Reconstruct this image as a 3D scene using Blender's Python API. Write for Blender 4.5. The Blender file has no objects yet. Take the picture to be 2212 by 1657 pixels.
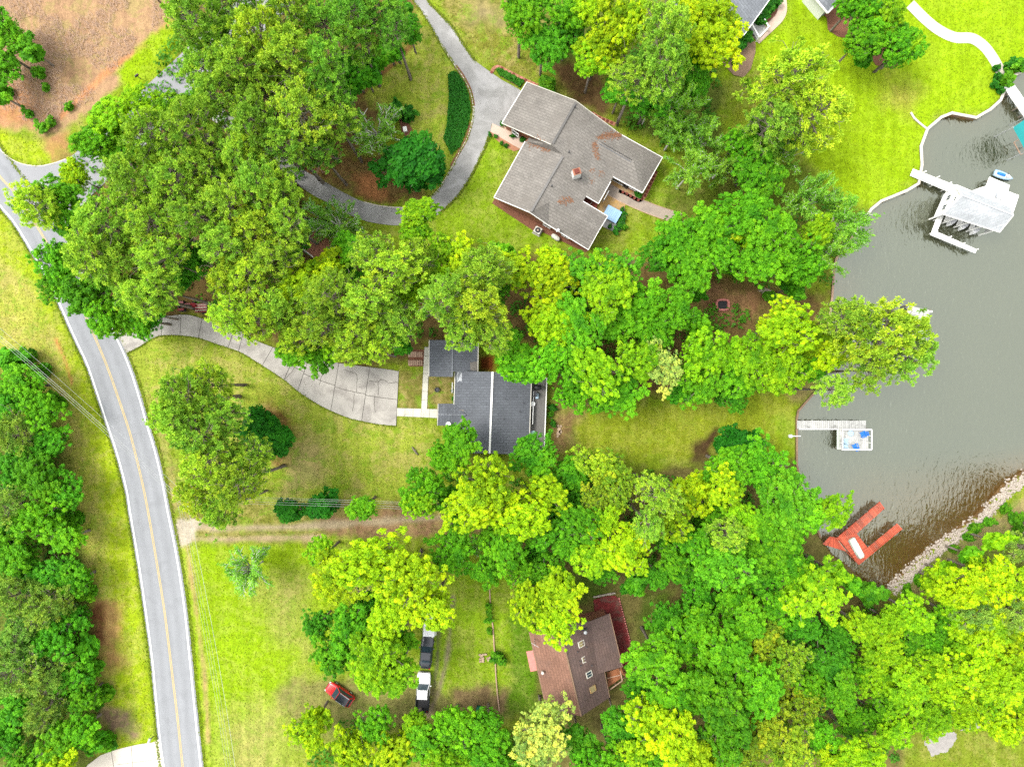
import bpy, bmesh, math, random
import numpy as np
from mathutils import Vector, Matrix

# ------------------------------------------------------------------ camera, sky, sun, exposure
S0, H = 150.0 / 2212.0, 100.0          # metres per plan unit on the ground, flying height
scene = bpy.context.scene
cd = bpy.data.cameras.new('camera'); cam = bpy.data.objects.new('camera', cd)
scene.collection.objects.link(cam); scene.camera = cam
cam.location = (0, 0, H); cam.rotation_euler = (0, 0, 0)
cd.sensor_width = 36; cd.sensor_fit = 'HORIZONTAL'; cd.lens = 24; cd.clip_start = 1; cd.clip_end = 3000

SUN_EL, SUN_AZ = 58, 285               # azimuth clockwise from +Y (north): light from the west-north-west
w = bpy.data.worlds.new('World'); scene.world = w; w.use_nodes = True
wn = w.node_tree.nodes; wl = w.node_tree.links; wn.clear()
sky = wn.new('ShaderNodeTexSky'); sky.sky_type = 'NISHITA'; sky.sun_disc = False
sky.sun_elevation = math.radians(SUN_EL); sky.sun_rotation = math.radians(SUN_AZ)
sky.dust_density = 6.0; sky.air_density = 1.6; sky.ozone_density = 1.0
hs = wn.new('ShaderNodeHueSaturation'); hs.inputs['Saturation'].default_value = 0.12   # thin high cloud: nearly white sky
wb = wn.new('ShaderNodeBackground'); wb.inputs['Strength'].default_value = 0.15
wo = wn.new('ShaderNodeOutputWorld')
cl_ = wn.new('ShaderNodeMix'); cl_.data_type = 'RGBA'; cl_.inputs[0].default_value = 0.65; cl_.inputs[7].default_value = (6.2, 6.3, 6.4, 1)   # even bright cloud cover over the whole sky
wl.new(sky.outputs[0], hs.inputs['Color']); wl.new(hs.outputs[0], cl_.inputs[6]); wl.new(cl_.outputs[2], wb.inputs['Color']); wl.new(wb.outputs[0], wo.inputs[0])
sd = bpy.data.lights.new('sun', 'SUN'); sd.energy = 1.5; sd.angle = math.radians(20); sd.color = (1.0, 0.955, 0.89)
sun = bpy.data.objects.new('sun', sd); scene.collection.objects.link(sun)
el, az = math.radians(SUN_EL), math.radians(SUN_AZ)
sdir = Vector((math.sin(az) * math.cos(el), math.cos(az) * math.cos(el), math.sin(el)))
sun.rotation_euler = sdir.to_track_quat('Z', 'Y').to_euler(); sun.location = sdir * 150
vs = scene.view_settings; vs.view_transform = 'Standard'; vs.look = 'None'; vs.gamma = 1.0; vs.exposure = 1.54
vs.use_curve_mapping = False
scene.render.engine = 'CYCLES'
scene.cycles.use_denoising = False
scene.cycles.max_bounces = 6; scene.cycles.diffuse_bounces = 4; scene.cycles.transmission_bounces = 4; scene.cycles.transparent_max_bounces = 6
scene.cycles.use_adaptive_sampling = True; scene.cycles.adaptive_threshold = 0.02
scene.cycles.sample_clamp_indirect = 6

rng = np.random.default_rng(7); random.seed(7)
COL = scene.collection

# ------------------------------------------------------------------ helpers
def P(ox, oy, z=0.0):
    f = (H - z) / H
    return Vector(((ox - 1106) * S0 * f, (828.5 - oy) * S0 * f, z))
def PL(pts, z=0.0): return [P(a, b, z) for a, b in pts]

def link(o, parent=None):
    COL.objects.link(o)
    if parent is not None: o.parent = parent
    return o
def tag(o, label=None, cat=None, group=None, kind=None):
    if label: o['label'] = label
    if cat: o['category'] = cat
    if group: o['group'] = group
    if kind: o['kind'] = kind
    return o
def thing(name, label, cat, loc=(0, 0, 0), rz=0.0, group=None):
    o = bpy.data.objects.new(name, None); o.empty_display_size = 0.3
    o.location = loc; o.rotation_euler = (0, 0, rz); link(o)
    return tag(o, label, cat, group)
def copy_tree(o, parent=None):
    c = o.copy(); COL.objects.link(c); c.parent = parent
    for ch in list(o.children): copy_tree(ch, c)
    return c

class MB:
    def __init__(s): s.v = []; s.f = []
    def add(s, vs, fs):
        b = len(s.v); s.v += [tuple(v) for v in vs]; s.f += [tuple(b + i for i in f) for f in fs]; return s
    def box(s, c, d, rz=0.0):
        cx, cy, cz = c; x, y, z = d[0] / 2, d[1] / 2, d[2] / 2; ca, sa = math.cos(rz), math.sin(rz); vs = []
        for k in (-z, z):
            for i, j in ((-x, -y), (x, -y), (x, y), (-x, y)):
                vs.append((cx + i * ca - j * sa, cy + i * sa + j * ca, cz + k))
        return s.add(vs, [(3, 2, 1, 0), (4, 5, 6, 7), (0, 1, 5, 4), (1, 2, 6, 5), (2, 3, 7, 6), (3, 0, 4, 7)])
    def prism(s, poly, z0, z1):
        p = [(a[0], a[1]) for a in poly]
        ar = sum(p[i][0] * p[(i + 1) % len(p)][1] - p[(i + 1) % len(p)][0] * p[i][1] for i in range(len(p)))
        if ar < 0: p = p[::-1]
        n = len(p)
        vs = [(x, y, z0) for x, y in p] + [(x, y, z1) for x, y in p]
        return s.add(vs, [tuple(range(n))[::-1], tuple(range(n, 2 * n))] + [(i, (i + 1) % n, n + (i + 1) % n, n + i) for i in range(n)])
    def beam(s, a, b, wd, h, up=0.0):
        a = Vector(a); b = Vector(b); d = (b - a)
        if d.length < 1e-6: return s
        d.normalize(); side = d.cross(Vector((0, 0, 1)))
        if side.length < 1e-4: side = Vector((1, 0, 0))
        side.normalize(); u = side.cross(d).normalized(); vs = []
        for q in (a, b):
            for i, j in ((-1, -1), (1, -1), (1, 1), (-1, 1)):
                vs.append(q + side * (i * wd / 2) + u * (j * h / 2 + up))
        return s.add(vs, [(0, 1, 2, 3), (7, 6, 5, 4), (1, 0, 4, 5), (2, 1, 5, 6), (3, 2, 6, 7), (0, 3, 7, 4)])
    def tube(s, pts, radii, n=6, cap=True):
        pts = [Vector(p) for p in pts]; rings = []; b = len(s.v)
        if not hasattr(radii, '__len__'): radii = [radii] * len(pts)
        for i, p in enumerate(pts):
            d = (pts[min(i + 1, len(pts) - 1)] - pts[max(i - 1, 0)])
            d = d.normalized() if d.length > 1e-9 else Vector((0, 0, 1))
            a = d.cross(Vector((0, 0, 1)));
            if a.length < 1e-3: a = Vector((1, 0, 0))
            a.normalize(); c = d.cross(a)
            for k in range(n):
                t = 2 * math.pi * k / n; s.v.append(tuple(p + (a * math.cos(t) + c * math.sin(t)) * radii[i]))
        for i in range(len(pts) - 1):
            for k in range(n):
                q = b + i * n; s.f.append((q + k, q + (k + 1) % n, q + n + (k + 1) % n, q + n + k))
        if cap:
            s.f.append(tuple(b + k for k in range(n))[::-1]); e = b + (len(pts) - 1) * n; s.f.append(tuple(e + k for k in range(n)))
        return s
    def lathe(s, c, prof, n=16):
        b = len(s.v); m = len(prof)
        for r, z in prof:
            for k in range(n):
                t = 2 * math.pi * k / n; s.v.append((c[0] + r * math.cos(t), c[1] + r * math.sin(t), c[2] + z))
        for i in range(m - 1):
            for k in range(n):
                q = b + i * n; s.f.append((q + k, q + (k + 1) % n, q + n + (k + 1) % n, q + n + k))
        s.f.append(tuple(b + k for k in range(n))[::-1]); s.f.append(tuple(b + (m - 1) * n + k for k in range(n)))
        return s
    def loft(s, secs):
        b = len(s.v); n = len(secs[0])
        for q in secs: s.v += [tuple(v) for v in q]
        for i in range(len(secs) - 1):
            for k in range(n):
                q = b + i * n; s.f.append((q + k, q + (k + 1) % n, q + n + (k + 1) % n, q + n + k))
        s.f.append(tuple(b + k for k in range(n))[::-1]); s.f.append(tuple(b + (len(secs) - 1) * n + k for k in range(n)))
        return s
    def poly(s, pts): return s.add(pts, [tuple(range(len(pts)))])
    def mesh(s, name, mat, smooth=False):
        me = bpy.data.meshes.new(name); me.from_pydata(s.v, [], s.f); me.update()
        if mat is not None: me.materials.append(mat)
        bm = bmesh.new(); bm.from_mesh(me); bmesh.ops.recalc_face_normals(bm, faces=bm.faces); bm.to_mesh(me); bm.free()
        if smooth:
            for p in me.polygons: p.use_smooth = True
        return me
    def build(s, name, mat, parent=None, smooth=False, kind=None):
        o = bpy.data.objects.new(name, s.mesh(name, mat, smooth)); link(o, parent)
        if kind: o['kind'] = kind
        return o

def up_faces(o):      # sheets: make every face look up
    bm = bmesh.new(); bm.from_mesh(o.data)
    for f in bm.faces:
        f.normal_update()
        if f.normal.z < 0: f.normal_flip()
    bm.to_mesh(o.data); bm.free(); return o
def sheet(name, pts, mat, z, parent=None, kind=None):
    o = MB().poly([(p[0], p[1], z) for p in pts]).build(name, mat, parent, kind=kind); return up_faces(o)
def catmull(pts, n=6, closed=False):
    pts = [Vector((*p, 0)) if len(p) == 2 else Vector(p) for p in pts]; out = []; m = len(pts)
    for i in range(m if closed else m - 1):
        g = (lambda k: pts[k % m]) if closed else (lambda k: pts[max(0, min(m - 1, k))])
        a, b, c, d = g(i - 1), g(i), g(i + 1), g(i + 2)
        for k in range(n):
            t = k / n
            out.append(0.5 * ((2 * b) + (c - a) * t + (2 * a - 5 * b + 4 * c - d) * t * t + (3 * b - a - 3 * c + d) * t ** 3))
    if not closed: out.append(pts[-1])
    return out
def offset_line(pts, d):
    out = []
    for i, p in enumerate(pts):
        t = (pts[min(i + 1, len(pts) - 1)] - pts[max(i - 1, 0)]); t.z = 0; t.normalize()
        out.append(p + Vector((-t.y, t.x, 0)) * d)
    return out
def strip(a, b, z, name, mat, parent=None, kind=None):
    n = len(a); m = MB(); m.add([(p.x, p.y, z) for p in a] + [(p.x, p.y, z) for p in b], [(i, i + 1, n + i + 1, n + i) for i in range(n - 1)])
    return up_faces(m.build(name, mat, parent, kind=kind))
def band(pts, wd, z, name, mat, parent=None, kind=None):
    return strip(offset_line(pts, wd / 2), offset_line(pts, -wd / 2), z, name, mat, parent, kind)
def resample(pts, n):
    L = [0]
    for i in range(1, len(pts)): L.append(L[-1] + (pts[i] - pts[i - 1]).length)
    out = []
    for k in range(n):
        s = L[-1] * k / (n - 1); i = max(j for j in range(len(L)) if L[j] <= s + 1e-9); i = min(i, len(pts) - 2)
        t = (s - L[i]) / max(1e-9, L[i + 1] - L[i]); out.append(pts[i].lerp(pts[i + 1], t))
    return out
def inset(poly, d):
    p = [Vector((a[0], a[1])) for a in poly]; n = len(p)
    ar = sum(p[i].x * p[(i + 1) % n].y - p[(i + 1) % n].x * p[i].y for i in range(n)); sg = 1 if ar > 0 else -1; out = []
    for i in range(n):
        e1 = (p[i] - p[i - 1]).normalized(); e2 = (p[(i + 1) % n] - p[i]).normalized()
        n1 = Vector((-e1.y, e1.x)) * sg; n2 = Vector((-e2.y, e2.x)) * sg
        b = (n1 + n2); b = b / max(0.35, b.length_squared) * 2 if b.length > 1e-3 else n1
        out.append(p[i] + b * d)
    return out
def in_poly(x, y, poly):
    c = np.zeros(x.shape, bool); n = len(poly)
    for i in range(n):
        x1, y1 = poly[i][0], poly[i][1]; x2, y2 = poly[(i + 1) % n][0], poly[(i + 1) % n][1]
        if y1 == y2: continue
        c ^= ((y1 > y) != (y2 > y)) & (x < (x2 - x1) * (y - y1) / (y2 - y1) + x1)
    return c
def seg_dist(x, y, pts, closed):
    d = np.full(x.shape, 1e9); n = len(pts)
    for i in range(n if closed else n - 1):
        ax, ay = pts[i][0], pts[i][1]; bx, by = pts[(i + 1) % n][0], pts[(i + 1) % n][1]
        dx, dy = bx - ax, by - ay; L = dx * dx + dy * dy + 1e-12
        t = np.clip(((x - ax) * dx + (y - ay) * dy) / L, 0, 1)
        d = np.minimum(d, np.hypot(x - ax - t * dx, y - ay - t * dy))
    return d
def sdf(x, y, poly):
    d = seg_dist(x, y, poly, True); return np.where(in_poly(x, y, poly), -d, d)
def vnoise(x, y, sc, seed):
    r = np.random.default_rng(seed).random((64, 64)); u, v = x / sc + 1000.3, y / sc + 1000.7
    i, j = np.floor(u).astype(int), np.floor(v).astype(int); a, b = u - i, v - j; a = a * a * (3 - 2 * a); b = b * b * (3 - 2 * b)
    g = lambda p, q: r[p % 64, q % 64]
    return (g(i, j) * (1 - a) + g(i + 1, j) * a) * (1 - b) + (g(i, j + 1) * (1 - a) + g(i + 1, j + 1) * a) * b

# ------------------------------------------------------------------ materials (procedural)
MATS = {}
def nodes(name):
    m = bpy.data.materials.new(name); m.use_nodes = True; nt = m.node_tree; nt.nodes.clear()
    o = nt.nodes.new('ShaderNodeOutputMaterial'); b = nt.nodes.new('ShaderNodeBsdfPrincipled')
    nt.links.new(b.outputs[0], o.inputs[0]); MATS[name] = m
    return m, nt, b
def N(nt, t, **kw):
    n = nt.nodes.new(t)
    for k, v in kw.items(): setattr(n, k, v)
    return n
def noise(nt, vec, scale, detail=4, rough=0.6, dist=0.0):
    n = N(nt, 'ShaderNodeTexNoise'); n.inputs['Scale'].default_value = scale; n.inputs['Detail'].default_value = detail
    n.inputs['Roughness'].default_value = rough; n.inputs['Distortion'].default_value = dist
    nt.links.new(vec, n.inputs['Vector']); return n.outputs[0]
def ramp(nt, fac, stops):
    r = N(nt, 'ShaderNodeValToRGB'); e = r.color_ramp.elements
    while len(e) < len(stops): e.new(0.5)
    for q, (p, c) in zip(e, stops): q.position = p; q.color = (*c, 1) if len(c) == 3 else c
    nt.links.new(fac, r.inputs[0]); return r.outputs[0]
def mixc(nt, fac, a, b, mode='MIX'):
    m = N(nt, 'ShaderNodeMix', data_type='RGBA', blend_type=mode)
    for k, v in ((0, fac), (6, a), (7, b)):
        if isinstance(v, (int, float)): m.inputs[k].default_value = v
        elif isinstance(v, tuple): m.inputs[k].default_value = (*v, 1)
        else: nt.links.new(v, m.inputs[k])
    return m.outputs[2]
def math_n(nt, op, a, b=None, clamp=False):
    m = N(nt, 'ShaderNodeMath', operation=op); m.use_clamp = clamp
    for k, v in ((0, a), (1, b)):
        if v is None: continue
        if isinstance(v, (int, float)): m.inputs[k].default_value = v
        else: nt.links.new(v, m.inputs[k])
    return m.outputs[0]
def pos(nt): return N(nt, 'ShaderNodeNewGeometry').outputs['Position']
def bump(nt, b, h, strength=0.3, dist=0.05):
    n = N(nt, 'ShaderNodeBump'); n.inputs['Strength'].default_value = strength; n.inputs['Distance'].default_value = dist
    nt.links.new(h, n.inputs['Height']); nt.links.new(n.outputs[0], b.inputs['Normal'])
def surf(name, c, rough=0.8, var=0.25, sc=1.2, sc2=9.0, stain=None, stain_at=0.62, spec=0.3, metal=0.0, objvar=0.0, bmp=0.0, sscale=0.5):
    """a base colour with two scales of mottling, optional stains with a shape of their own"""
    m, nt, b = nodes(name); p = pos(nt)
    n1 = noise(nt, p, sc); n2 = noise(nt, p, sc2, 3)
    v = math_n(nt, 'ADD', math_n(nt, 'MULTIPLY', math_n(nt, 'SUBTRACT', n1, 0.5), 2 * var), math_n(nt, 'MULTIPLY', math_n(nt, 'SUBTRACT', n2, 0.5), 1.6 * var))
    v = math_n(nt, 'ADD', v, 1.0)
    if objvar:
        oi = N(nt, 'ShaderNodeObjectInfo'); v = math_n(nt, 'MULTIPLY', v, math_n(nt, 'ADD', math_n(nt, 'MULTIPLY', oi.outputs['Random'], objvar), 1 - objvar / 2))
    col = mixc(nt, 1.0, c, v, 'MULTIPLY')
    if stain:
        s = ramp(nt, noise(nt, p, sscale, 6, 0.65, 0.6), [(stain_at - 0.1, (0, 0, 0)), (stain_at + 0.06, (1, 1, 1))])
        col = mixc(nt, math_n(nt, 'MULTIPLY', s, 0.8), col, stain)
    nt.links.new(col, b.inputs['Base Color']); b.inputs['Roughness'].default_value = rough
    b.inputs['Specular IOR Level'].default_value = spec; b.inputs['Metallic'].default_value = metal
    if bmp: bump(nt, b, n2, bmp, 0.03)
    return m
def shingle(name, c, ang, stain, stain_at=0.6, dark=0.68):
    m, nt, b = nodes(name); p = pos(nt)
    mp = N(nt, 'ShaderNodeMapping'); mp.inputs['Rotation'].default_value = (0, 0, ang); nt.links.new(p, mp.inputs['Vector'])
    br = N(nt, 'ShaderNodeTexBrick'); br.offset = 0.5; br.inputs['Scale'].default_value = 1.0
    br.inputs['Brick Width'].default_value = 0.8; br.inputs['Row Height'].default_value = 0.38; br.inputs['Mortar Size'].default_value = 0.055
    br.inputs['Mortar Smooth'].default_value = 0.4; br.inputs['Bias'].default_value = 0.0
    br.inputs['Color1'].default_value = (1.0, 1.0, 1.0, 1); br.inputs['Color2'].default_value = (0.82, 0.82, 0.82, 1); br.inputs['Mortar'].default_value = (dark, dark, dark, 1)
    nt.links.new(mp.outputs[0], br.inputs['Vector'])
    n1 = noise(nt, p, 0.45, 5, 0.6, 0.3); n2 = noise(nt, p, 7.0, 3)
    v = math_n(nt, 'ADD', math_n(nt, 'MULTIPLY', n1, 0.75), math_n(nt, 'ADD', math_n(nt, 'MULTIPLY', n2, 0.75), 0.27))
    col = mixc(nt, 1.0, mixc(nt, 1.0, c, br.outputs[0], 'MULTIPLY'), v, 'MULTIPLY')
    s = ramp(nt, noise(nt, p, 0.35, 6, 0.62, 0.8), [(stain_at - 0.12, (0, 0, 0)), (stain_at + 0.08, (1, 1, 1))])
    col = mixc(nt, math_n(nt, 'MULTIPLY', s, 0.6), col, stain)
    nt.links.new(col, b.inputs['Base Color']); b.inputs['Roughness'].default_value = 0.9; b.inputs['Specular IOR Level'].default_value = 0.2
    bump(nt, b, br.outputs['Fac'], 0.25, 0.02)
    return m

surf('asphalt', (0.175, 0.181, 0.190), 0.9, 0.07, 0.35, 5, stain=(0.155, 0.16, 0.168), stain_at=0.6)
surf('side_asphalt', (0.19, 0.192, 0.20), 0.9, 0.09, 0.4, 5)
surf('white_paint', (0.62, 0.62, 0.60), 0.7, 0.18, 0.6, 6)
surf('yellow_paint', (0.36, 0.27, 0.10), 0.7, 0.25, 0.8, 6)
surf('concrete', (0.285, 0.268, 0.24), 0.85, 0.24, 0.5, 7, stain=(0.19, 0.175, 0.158), stain_at=0.58, objvar=0.16, sscale=0.45)
surf('old_concrete', (0.185, 0.182, 0.174), 0.88, 0.32, 0.35, 5, stain=(0.27, 0.265, 0.26), stain_at=0.56, sscale=0.3)
surf('pale_concrete', (0.42, 0.38, 0.32), 0.85, 0.16, 0.6, 7, stain=(0.28, 0.25, 0.21), stain_at=0.66)
surf('pink_concrete', (0.38, 0.29, 0.23), 0.85, 0.14, 0.6, 7)
surf('walk_concrete', (0.40, 0.39, 0.33), 0.85, 0.16, 0.7, 7, stain=(0.22, 0.21, 0.17), stain_at=0.66, objvar=0.12)
surf('joint', (0.05, 0.045, 0.035), 0.95, 0.3, 2, 12)
surf('white_wood', (0.70, 0.69, 0.66), 0.6, 0.08, 0.8, 8, objvar=0.06)
surf('dock_white', (0.33, 0.33, 0.315), 0.75, 0.22, 0.5, 8, stain=(0.15, 0.15, 0.14), stain_at=0.60, objvar=0.2, sscale=0.9)
surf('white_siding', (0.66, 0.66, 0.64), 0.6, 0.06, 0.8, 8)
surf('cream_siding', (0.46, 0.44, 0.38), 0.7, 0.08, 0.8, 8)
surf('brick_wall', (0.24, 0.10, 0.06), 0.85, 0.3, 2.5, 14)
surf('red_dock', (0.37, 0.068, 0.034), 0.75, 0.30, 1.2, 9, objvar=0.55, stain=(0.20, 0.075, 0.05), stain_at=0.62)
surf('deck_grey', (0.11, 0.105, 0.10), 0.8, 0.25, 1.0, 9, objvar=0.35)
surf('deck_wood', (0.25, 0.095, 0.04), 0.8, 0.3, 1.0, 9, objvar=0.3)
surf('timber', (0.17, 0.11, 0.07), 0.9, 0.35, 1.5, 10, objvar=0.3)
surf('pale_timber', (0.30, 0.20, 0.14), 0.9, 0.35, 2.5, 10, objvar=0.3)
surf('piling', (0.13, 0.11, 0.085), 0.9, 0.3, 2, 10)
surf('mulch', (0.13, 0.055, 0.032), 0.95, 0.4, 1.5, 14, bmp=0.4)
surf('red_mulch', (0.125, 0.016, 0.016), 0.95, 0.55, 1.2, 10, stain=(0.10, 0.06, 0.045), stain_at=0.58, bmp=0.4, sscale=0.8)
surf('straw', (0.165, 0.082, 0.045), 0.95, 0.3, 3, 14)
surf('paver', (0.27, 0.125, 0.07), 0.9, 0.25, 2, 10, objvar=0.35)
surf('paver_dark', (0.13, 0.032, 0.022), 0.9, 0.25, 2, 10, objvar=0.3)
surf('ring_brick', (0.36, 0.13, 0.11), 0.9, 0.25, 2, 10, objvar=0.35)
surf('flagstone', (0.30, 0.22, 0.15), 0.9, 0.3, 2, 10, objvar=0.4)
surf('patio_gold', (0.30, 0.185, 0.065), 0.9, 0.35, 1.2, 8, stain=(0.22, 0.17, 0.11), stain_at=0.55, sscale=1.0)
surf('patio_grey', (0.19, 0.175, 0.145), 0.9, 0.3, 0.9, 8, stain=(0.26, 0.18, 0.09), stain_at=0.62)
surf('walk_tan', (0.25, 0.205, 0.165), 0.9, 0.2, 0.9, 8, stain=(0.17, 0.14, 0.12), stain_at=0.6)
surf('blue_paint', (0.20, 0.32, 0.46), 0.6, 0.12, 1.0, 8, objvar=0.12)
surf('blue_plastic', (0.012, 0.12, 0.42), 0.45, 0.08, 2, 8)
surf('sky_plastic', (0.26, 0.36, 0.44), 0.45, 0.08, 2, 8)
surf('teal_fabric', (0.0, 0.155, 0.155), 0.7, 0.12, 0.8, 6)
surf('gravel', (0.22, 0.205, 0.19), 0.95, 0.35, 1.5, 16, bmp=0.4)
surf('rock', (0.29, 0.25, 0.21), 0.9, 0.25, 1.5, 8, objvar=0.3)
surf('bark', (0.15, 0.125, 0.10), 0.95, 0.3, 1.5, 12, objvar=0.3)
surf('pale_bark', (0.46, 0.455, 0.40), 0.95, 0.25, 1.5, 12)
surf('metal', (0.42, 0.43, 0.44), 0.4, 0.08, 2, 8, metal=0.6)
surf('dark_metal', (0.035, 0.035, 0.038), 0.5, 0.15, 2, 8)
surf('black', (0.012, 0.012, 0.014), 0.5, 0.2, 2, 8)
surf('dark_interior', (0.05, 0.022, 0.012), 0.9, 0.3, 1.5, 8)
surf('wire', (0.33, 0.34, 0.33), 0.6, 0.05, 1, 5)
surf('rubber', (0.018, 0.018, 0.018), 0.9, 0.15, 2, 8)
surf('car_white', (0.55, 0.55, 0.56), 0.3, 0.04, 1, 5, spec=0.5)
surf('car_red', (0.34, 0.006, 0.008), 0.25, 0.06, 1, 5, spec=0.6)
surf('car_dark', (0.016, 0.018, 0.024), 0.22, 0.06, 1, 5, spec=0.6)
surf('tractor_red', (0.16, 0.008, 0.012), 0.4, 0.15, 2, 8)
surf('glass', (0.02, 0.035, 0.045), 0.08, 0.05, 1, 4, spec=0.6)
surf('lamp_glass', (0.6, 0.6, 0.58), 0.2, 0.05, 1, 4)
surf('tail_red', (0.35, 0.01, 0.01), 0.3, 0.05, 1, 4)
surf('pale_green', (0.42, 0.50, 0.42), 0.5, 0.12, 1.5, 8, stain=(0.30, 0.37, 0.29), stain_at=0.62)
surf('skylight_glass', (0.23, 0.19, 0.09), 0.35, 0.2, 2, 8)
surf('green_plastic', (0.01, 0.12, 0.07), 0.5, 0.1, 2, 8)
shingle('roof_taupe', (0.165, 0.152, 0.137), math.radians(29), (0.125, 0.113, 0.10))
shingle('roof_slate', (0.095, 0.103, 0.116), 0.0, (0.075, 0.08, 0.09), 0.58)
shingle('roof_slate_cross', (0.10, 0.108, 0.122), math.radians(90), (0.075, 0.08, 0.09), 0.6)
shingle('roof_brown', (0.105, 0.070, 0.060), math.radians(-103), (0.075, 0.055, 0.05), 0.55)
shingle('roof_brown_lit', (0.185, 0.098, 0.068), math.radians(-103), (0.12, 0.075, 0.06), 0.62)  # lighter copy for the west slope, sunlight put into the colour
shingle('roof_blue_grey', (0.15, 0.16, 0.175), math.radians(40), (0.12, 0.13, 0.145), 0.6)
shingle('roof_pale', (0.33, 0.345, 0.36), math.radians(-22), (0.26, 0.275, 0.285), 0.6, dark=0.8)

# ground: colour comes from a painted attribute (what grows there, shade too in two patches) plus noise
m, nt, b = nodes('ground'); p = pos(nt)
at = N(nt, 'ShaderNodeAttribute', attribute_name='gcol'); dr = N(nt, 'ShaderNodeAttribute', attribute_name='dry')
base = at.outputs['Color']; dry = dr.outputs['Fac']
n_big = noise(nt, p, 0.22, 6, 0.65, 0.5); n_mid = noise(nt, p, 0.9, 5, 0.65, 0.4); n_fine = noise(nt, p, 5.0, 4, 0.7); n_vf = noise(nt, p, 16.0, 2, 0.6)
straw_m = ramp(nt, math_n(nt, 'ADD', math_n(nt, 'MULTIPLY', n_big, 0.55), math_n(nt, 'MULTIPLY', n_mid, 0.45)), [(0.47, (0, 0, 0)), (0.555, (1, 1, 1))])
c = mixc(nt, math_n(nt, 'MULTIPLY', math_n(nt, 'MULTIPLY', straw_m, dry), 0.68), base, (0.235, 0.185, 0.07))
green_m = ramp(nt, noise(nt, p, 0.42, 6, 0.7, 0.7), [(0.51, (0, 0, 0)), (0.60, (1, 1, 1))])
c = mixc(nt, math_n(nt, 'MULTIPLY', green_m, math_n(nt, 'MULTIPLY', dry, 0.75)), c, (0.095, 0.185, 0.006))
v = math_n(nt, 'ADD', math_n(nt, 'MULTIPLY', math_n(nt, 'SUBTRACT', n_mid, 0.5), 0.9), math_n(nt, 'MULTIPLY', math_n(nt, 'SUBTRACT', n_fine, 0.5), 1.3))
v = math_n(nt, 'ADD', math_n(nt, 'ADD', v, math_n(nt, 'MULTIPLY', math_n(nt, 'SUBTRACT', n_vf, 0.5), 0.7)), 1.0)
mpg = N(nt, 'ShaderNodeMapping'); mpg.inputs['Scale'].default_value = (1.1, 0.07, 1.0); mpg.inputs['Rotation'].default_value = (0, 0, 0.13); nt.links.new(p, mpg.inputs['Vector'])
v = math_n(nt, 'ADD', v, math_n(nt, 'MULTIPLY', math_n(nt, 'SUBTRACT', noise(nt, mpg.outputs[0], 1.0, 3, 0.55), 0.5), 0.7))
c = mixc(nt, 1.0, c, v, 'MULTIPLY')
nt.links.new(c, b.inputs['Base Color']); b.inputs['Roughness'].default_value = 1.0; b.inputs['Specular IOR Level'].default_value = 0.05
bump(nt, b, n_fine, 0.5, 0.12)

m, nt, b = nodes('water'); p = pos(nt)
sh = N(nt, 'ShaderNodeAttribute', attribute_name='shallow').outputs['Fac']
nb = noise(nt, p, 0.12, 4, 0.55, 0.3); nb2 = noise(nt, p, 1.6, 5, 0.7)
deep = mixc(nt, nb, (0.024, 0.026, 0.013), (0.032, 0.034, 0.018))
bed = mixc(nt, nb2, (0.040, 0.018, 0.003), (0.105, 0.055, 0.014))
nt.links.new(mixc(nt, sh, deep, bed), b.inputs['Base Color'])
b.inputs['Roughness'].default_value = 0.04; b.inputs['IOR'].default_value = 2.25; b.inputs['Specular Tint'].default_value = (0.93, 1.0, 0.87, 1)
mp = N(nt, 'ShaderNodeMapping'); mp.inputs['Scale'].default_value = (1.0, 0.45, 1.0); mp.inputs['Rotation'].default_value = (0, 0, 0.35); nt.links.new(p, mp.inputs['Vector'])
wv = math_n(nt, 'ADD', noise(nt, mp.outputs[0], 2.2, 3, 0.55, 0.4), math_n(nt, 'MULTIPLY', noise(nt, mp.outputs[0], 0.5, 2, 0.5), 0.8))
bump(nt, b, wv, 0.55, 0.22)

def foliage(name, trans, gloss=0.25):
    m, nt, b = nodes(name); oi = N(nt, 'ShaderNodeObjectInfo'); ti = N(nt, 'ShaderNodeAttribute', attribute_name='tint').outputs['Fac']
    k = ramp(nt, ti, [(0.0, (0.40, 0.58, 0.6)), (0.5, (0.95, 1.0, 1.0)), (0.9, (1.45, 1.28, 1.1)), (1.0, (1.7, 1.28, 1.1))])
    c = mixc(nt, 1.0, oi.outputs['Color'], k, 'MULTIPLY')
    nt.links.new(c, b.inputs['Base Color']); b.inputs['Roughness'].default_value = 0.55; b.inputs['Specular IOR Level'].default_value = gloss
    t = N(nt, 'ShaderNodeBsdfTranslucent'); nt.links.new(mixc(nt, 1.0, c, (1.15, 1.15, 0.5), 'MULTIPLY'), t.inputs['Color'])
    mx = N(nt, 'ShaderNodeMixShader'); mx.inputs[0].default_value = trans
    out = [n for n in nt.nodes if n.type == 'OUTPUT_MATERIAL'][0]
    nt.links.new(b.outputs[0], mx.inputs[1]); nt.links.new(t.outputs[0], mx.inputs[2]); nt.links.new(mx.outputs[0], out.inputs[0])
    return m
foliage('leaves', 0.36, 0.12); foliage('needles', 0.26, 0.08)

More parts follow.
